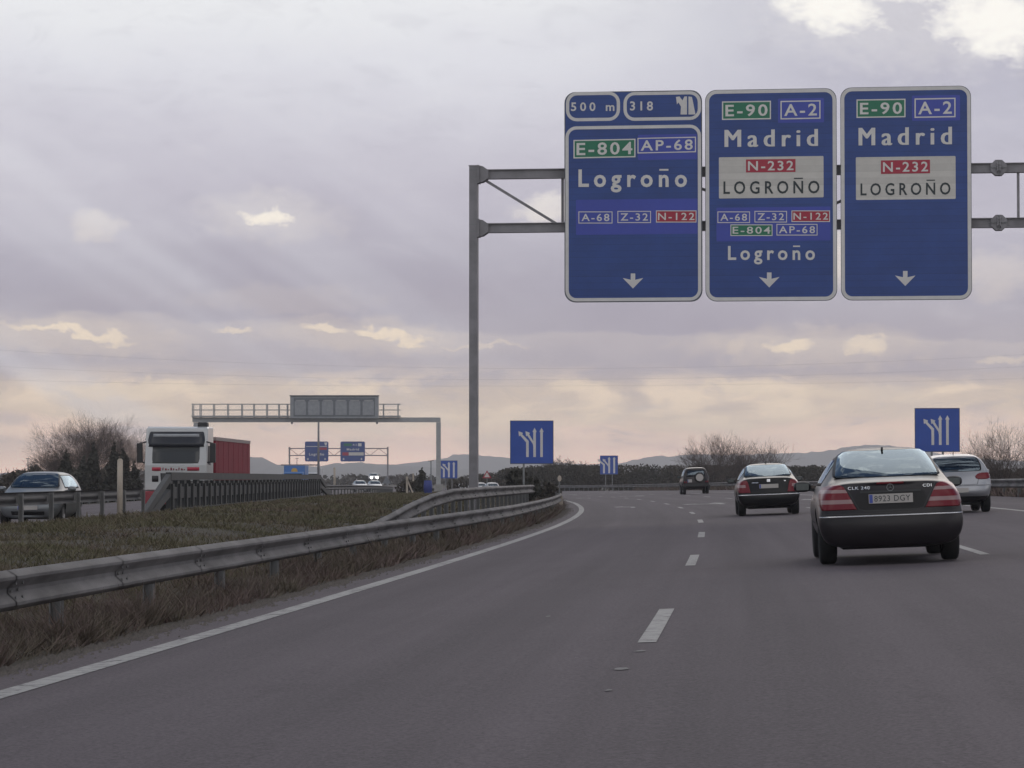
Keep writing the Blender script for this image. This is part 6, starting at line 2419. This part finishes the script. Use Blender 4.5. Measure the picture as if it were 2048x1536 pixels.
# loose grit swept to the edge of the shoulder
gq = np.random.default_rng(8)
n_ = 9000
yy_ = 12 + 110 * gq.random(n_) ** 1.8
of_ = -4.28 + gq.normal(0, 0.13, n_) - 0.12 * np.abs(np.sin(yy_ * 1.1))
hh_ = heading(yy_)
cx_, cy_ = lane_x(yy_) + of_ * np.cos(hh_), yy_ - of_ * np.sin(hh_)
cz_ = np.where(of_ < -4.38, median_z(cx_, cy_), road_z(yy_, of_))
sz_ = (0.008 + 0.02 * gq.random(n_) ** 2)[:, None]
tet = np.array([(-1, -0.7, -0.3), (1, -0.6, -0.3), (0, 1, -0.3), (0.1, 0, 0.9)])
v = (np.stack([cx_, cy_, cz_ + 0.003], 1)[:, None, :] + tet[None] * sz_[:, None, :] * (0.7 + 0.6 * gq.random((n_, 4, 1)))).reshape(-1, 3)
fb = np.array([(0, 1, 3), (1, 2, 3), (2, 0, 3), (0, 2, 1)])
f = (np.arange(n_)[:, None, None] * 4 + fb[None]).reshape(-1, 3)
tag(big_mesh("gravel", v, f, mat("road_grit", (0.10, 0.09, 0.085), 1.0, 0, col2=(0.17, 0.15, 0.135), scale=30)), "grit lying along the edge of the left shoulder", "gravel", kind="stuff")


def rverge_xy(g, n):
    y = 40 + 260 * g.random(n) ** 1.2
    off = 11.3 + np.abs(g.normal(0, 1.2, n))
    h = heading(y)
    return lane_x(y) + off * np.cos(h), y - off * np.sin(h)


v, f = blades(40000, rverge_xy, lambda x, y: np.asarray(right_z(x - lane_x(y), y)), 0.10, 0.34, 0.016, 6, 0.6)
tag(big_mesh("verge_weeds", v, f, wm_), "dark dry weeds along the foot of the right guard rail", "weeds", kind="stuff")


# ------------------------------------------------------------------ small roadside things
def post_thing(name, label, cat, loc, h, r, M, cap=None, parts=()):
    root = empty(name, loc, 0, label, cat)
    mb = MB()
    mb.tube([(0, 0, -0.2), (0, 0, h * 0.5), (0, 0, h)], [r, r, r * 0.96], M, 12)
    mb.build("shaft", root)
    mb = MB()
    mb.tube([(0, 0, h), (0, 0, h + r * 0.5)], [r * 0.96, r * 0.45], cap or M, 12)
    mb.build("cap", root)
    return root


x = gp(240, 76)
zt_, zb_ = at(240, 920, 76).z, float(median_z(x, 76.0))
post_thing("marker_post", "pale round marker post standing in the grass left of the parapet", "post", (x, 76, zb_), zt_ - zb_, 0.075, MAT["wood"])
x = gp(669, 200)
post_thing("marker_post", "slim pale post beyond the far end of the parapet", "post", (x, 200, 0.0), at(669, 936, 200).z, 0.075, MAT["wood"])
x = gp(814, 185)
zb_ = float(median_z(x, 185.0))
root = empty("braced_post", (x, 185, zb_), 0, "short pale post with a slanting brace at the end of the distant guard rail", "post")
hh = at(814, 953, 185).z - zb_
mb = MB()
mb.box((0, 0, hh / 2 - 0.1), (0.13, 0.13, hh + 0.2), MAT["wood"])
mb.build("post", root)
mb = MB()
mb.bar((0.03, -0.02, hh * 0.8), (0.42, -0.02, -0.05), 0.09, 0.09, MAT["wood"])
mb.build("brace", root)
mb = MB()
mb.box((0.40, 0.2, hh - 0.05), (0.11, 0.11, 0.5), MAT["wood"])
mb.build("stub", root)
x = gp(856, 185)
zb_ = float(median_z(x, 185.0))
root = empty("plastic_barrel", (x, 185, zb_), 0, "dark blue plastic barrel standing in the median", "barrel")
hh = at(856, 961, 185).z - zb_
mb = MB()
mb.tube([(0, 0, -0.05), (0, 0, 0.02), (0, 0, hh * 0.3), (0, 0, hh * 0.34), (0, 0, hh * 0.5), (0, 0, hh * 0.66), (0, 0, hh * 0.70), (0, 0, hh)], [0.24, 0.26, 0.27, 0.29, 0.28, 0.29, 0.27, 0.25], MAT["barrel"], 18)
mb.build("drum", root)
mb = MB()
mb.tube([(0, 0, hh), (0, 0, hh + 0.03)], [0.25, 0.22], MAT["black"], 18)
mb.build("lid", root)
# terminal pieces at the left rail's end: a small pale sign on a stake
x, y = gp(1119, 122), 122.0
zb_ = float(median_z(x - 1.0, y))
root = empty("rail_end_marker", (x, y, zb_ - 0.1), 0, "small pale reflector on a stake at the end of the left guard rail", "marker")
hh = at(1119, 954, y).z - zb_ + 0.1
mb = MB()
mb.box((0, 0, hh / 2), (0.06, 0.05, hh), MAT["rail_post"])
mb.build("stake", root)
mb = MB()
mb.prism([(0.085 * math.cos(2 * math.pi * k / 14), hh - 0.06 + 0.13 * math.sin(2 * math.pi * k / 14)) for k in range(14)], lambda a, b, n: (a, -0.03 - n, b), 0, 0.015, MAT["wood"])
mb.build("reflector", root)
mb = MB()
mb.prism([(-0.16, hh * 0.10), (0.16, hh * 0.10), (0.14, hh * 0.40), (0.05, hh * 0.52), (-0.10, hh * 0.40)], lambda a, b, n: (a, -0.03 - n, b), 0, 0.015, MAT["wood"])
mb.build("lower_plate", root)


def warn_sign(label, px, py, d, size, base, M=None):
    p = at(px, py, d)
    root = empty("warning_sign", (p.x, d, base), 0, label, "road sign")
    h = p.z - base
    s_ = size
    tri = [(-s_ / 2, -s_ * 0.29), (s_ / 2, -s_ * 0.29), (0, s_ * 0.577)]
    mb = MB()
    mb.box((0, 0.04, h / 2), (0.08, 0.06, h), MAT["steel"])
    mb.build("post", root)
    mb = MB()
    mb.prism(tri, lambda a, b, n: (a, -n, h + b), -0.02, 0.0, M or MAT["sign_red"])
    mb.build("triangle", root)
    if M is None:
        mb = MB()
        mb.prism([(a * 0.62, b * 0.62) for a, b in tri], lambda a, b, n: (a, -n, h + b), 0.003, 0.006, MAT["sign_cream"])
        mb.build("white_field", root)


warn_sign("red bordered triangular warning sign above the white car near the wood", 974, 951, 300, 0.95, -0.9)
warn_sign("grey back of a triangular sign at the foot of the distant gantry's right post", 773, 962, 420, 1.3, -1.2, MAT["vms_dark"])
for px, py, d, lab in ((862, 922, 300, "thin lamp post left of the portal leg"), (594, 917, 520, "small far lamp post left of the distant signs"), (56, 917, 420, "small lamp post at the far left skyline")):
    p = at(px, py, d)
    root = empty("lamp_post", (p.x, d, -1.2), 0, lab, "lamp post", "far lamp posts")
    mb = MB()
    mb.tube([(0, 0, 0), (0, 0, p.z + 1.2)], [0.10, 0.06], MAT["steel"], 8)
    mb.build("pole", root)
    mb = MB()
    mb.bar((-0.3, 0, p.z + 1.2), (0.3, 0, p.z + 1.25), 0.12, 0.08, MAT["steel"])
    mb.build("lamp_head", root)
# overhead power lines crossing far ahead
for i, (y0, y1, y2) in enumerate([(700, 737, 709), (733, 759, 733), (760, 772, 757)]):
    ps_ = []
    for px in np.linspace(-900, 2900, 60):
        py = float(np.polyval(np.polyfit([0, 1100, 2048], [y0, y1, y2], 2), px))
        ps_.append(at(px, py, 330 + 8 * i))
    mb = MB()
    mb.tube(ps_, 0.005, MAT["cable"], 4)
    o = mb.build("power_cable")
    tag(o, ["topmost thin overhead cable sagging across the sky", "middle thin overhead cable sagging across the sky", "lowest thin overhead cable sagging across the sky"][i], "cable", "overhead cables")

# ------------------------------------------------------------------ evening haze
hz = MB()
hz.box((0, 3250, 20), (16000, 6700, 120), MAT["under"])
haze = hz.build("haze")
HM = bpy.data.materials.new("thin_haze")
HM.use_nodes = True
t = HM.node_tree
t.nodes.remove(t.nodes["Principled BSDF"])
pv = t.nodes.new("ShaderNodeVolumePrincipled")
pv.inputs["Color"].default_value = (0.88, 0.88, 0.93, 1)
pv.inputs["Anisotropy"].default_value = 0.45
pv.inputs["Density"].default_value = 0.00020
t.links.new(pv.outputs[0], t.nodes["Material Output"].inputs["Volume"])
haze.data.materials.clear()
haze.data.materials.append(HM)
tag(haze, kind="stuff")
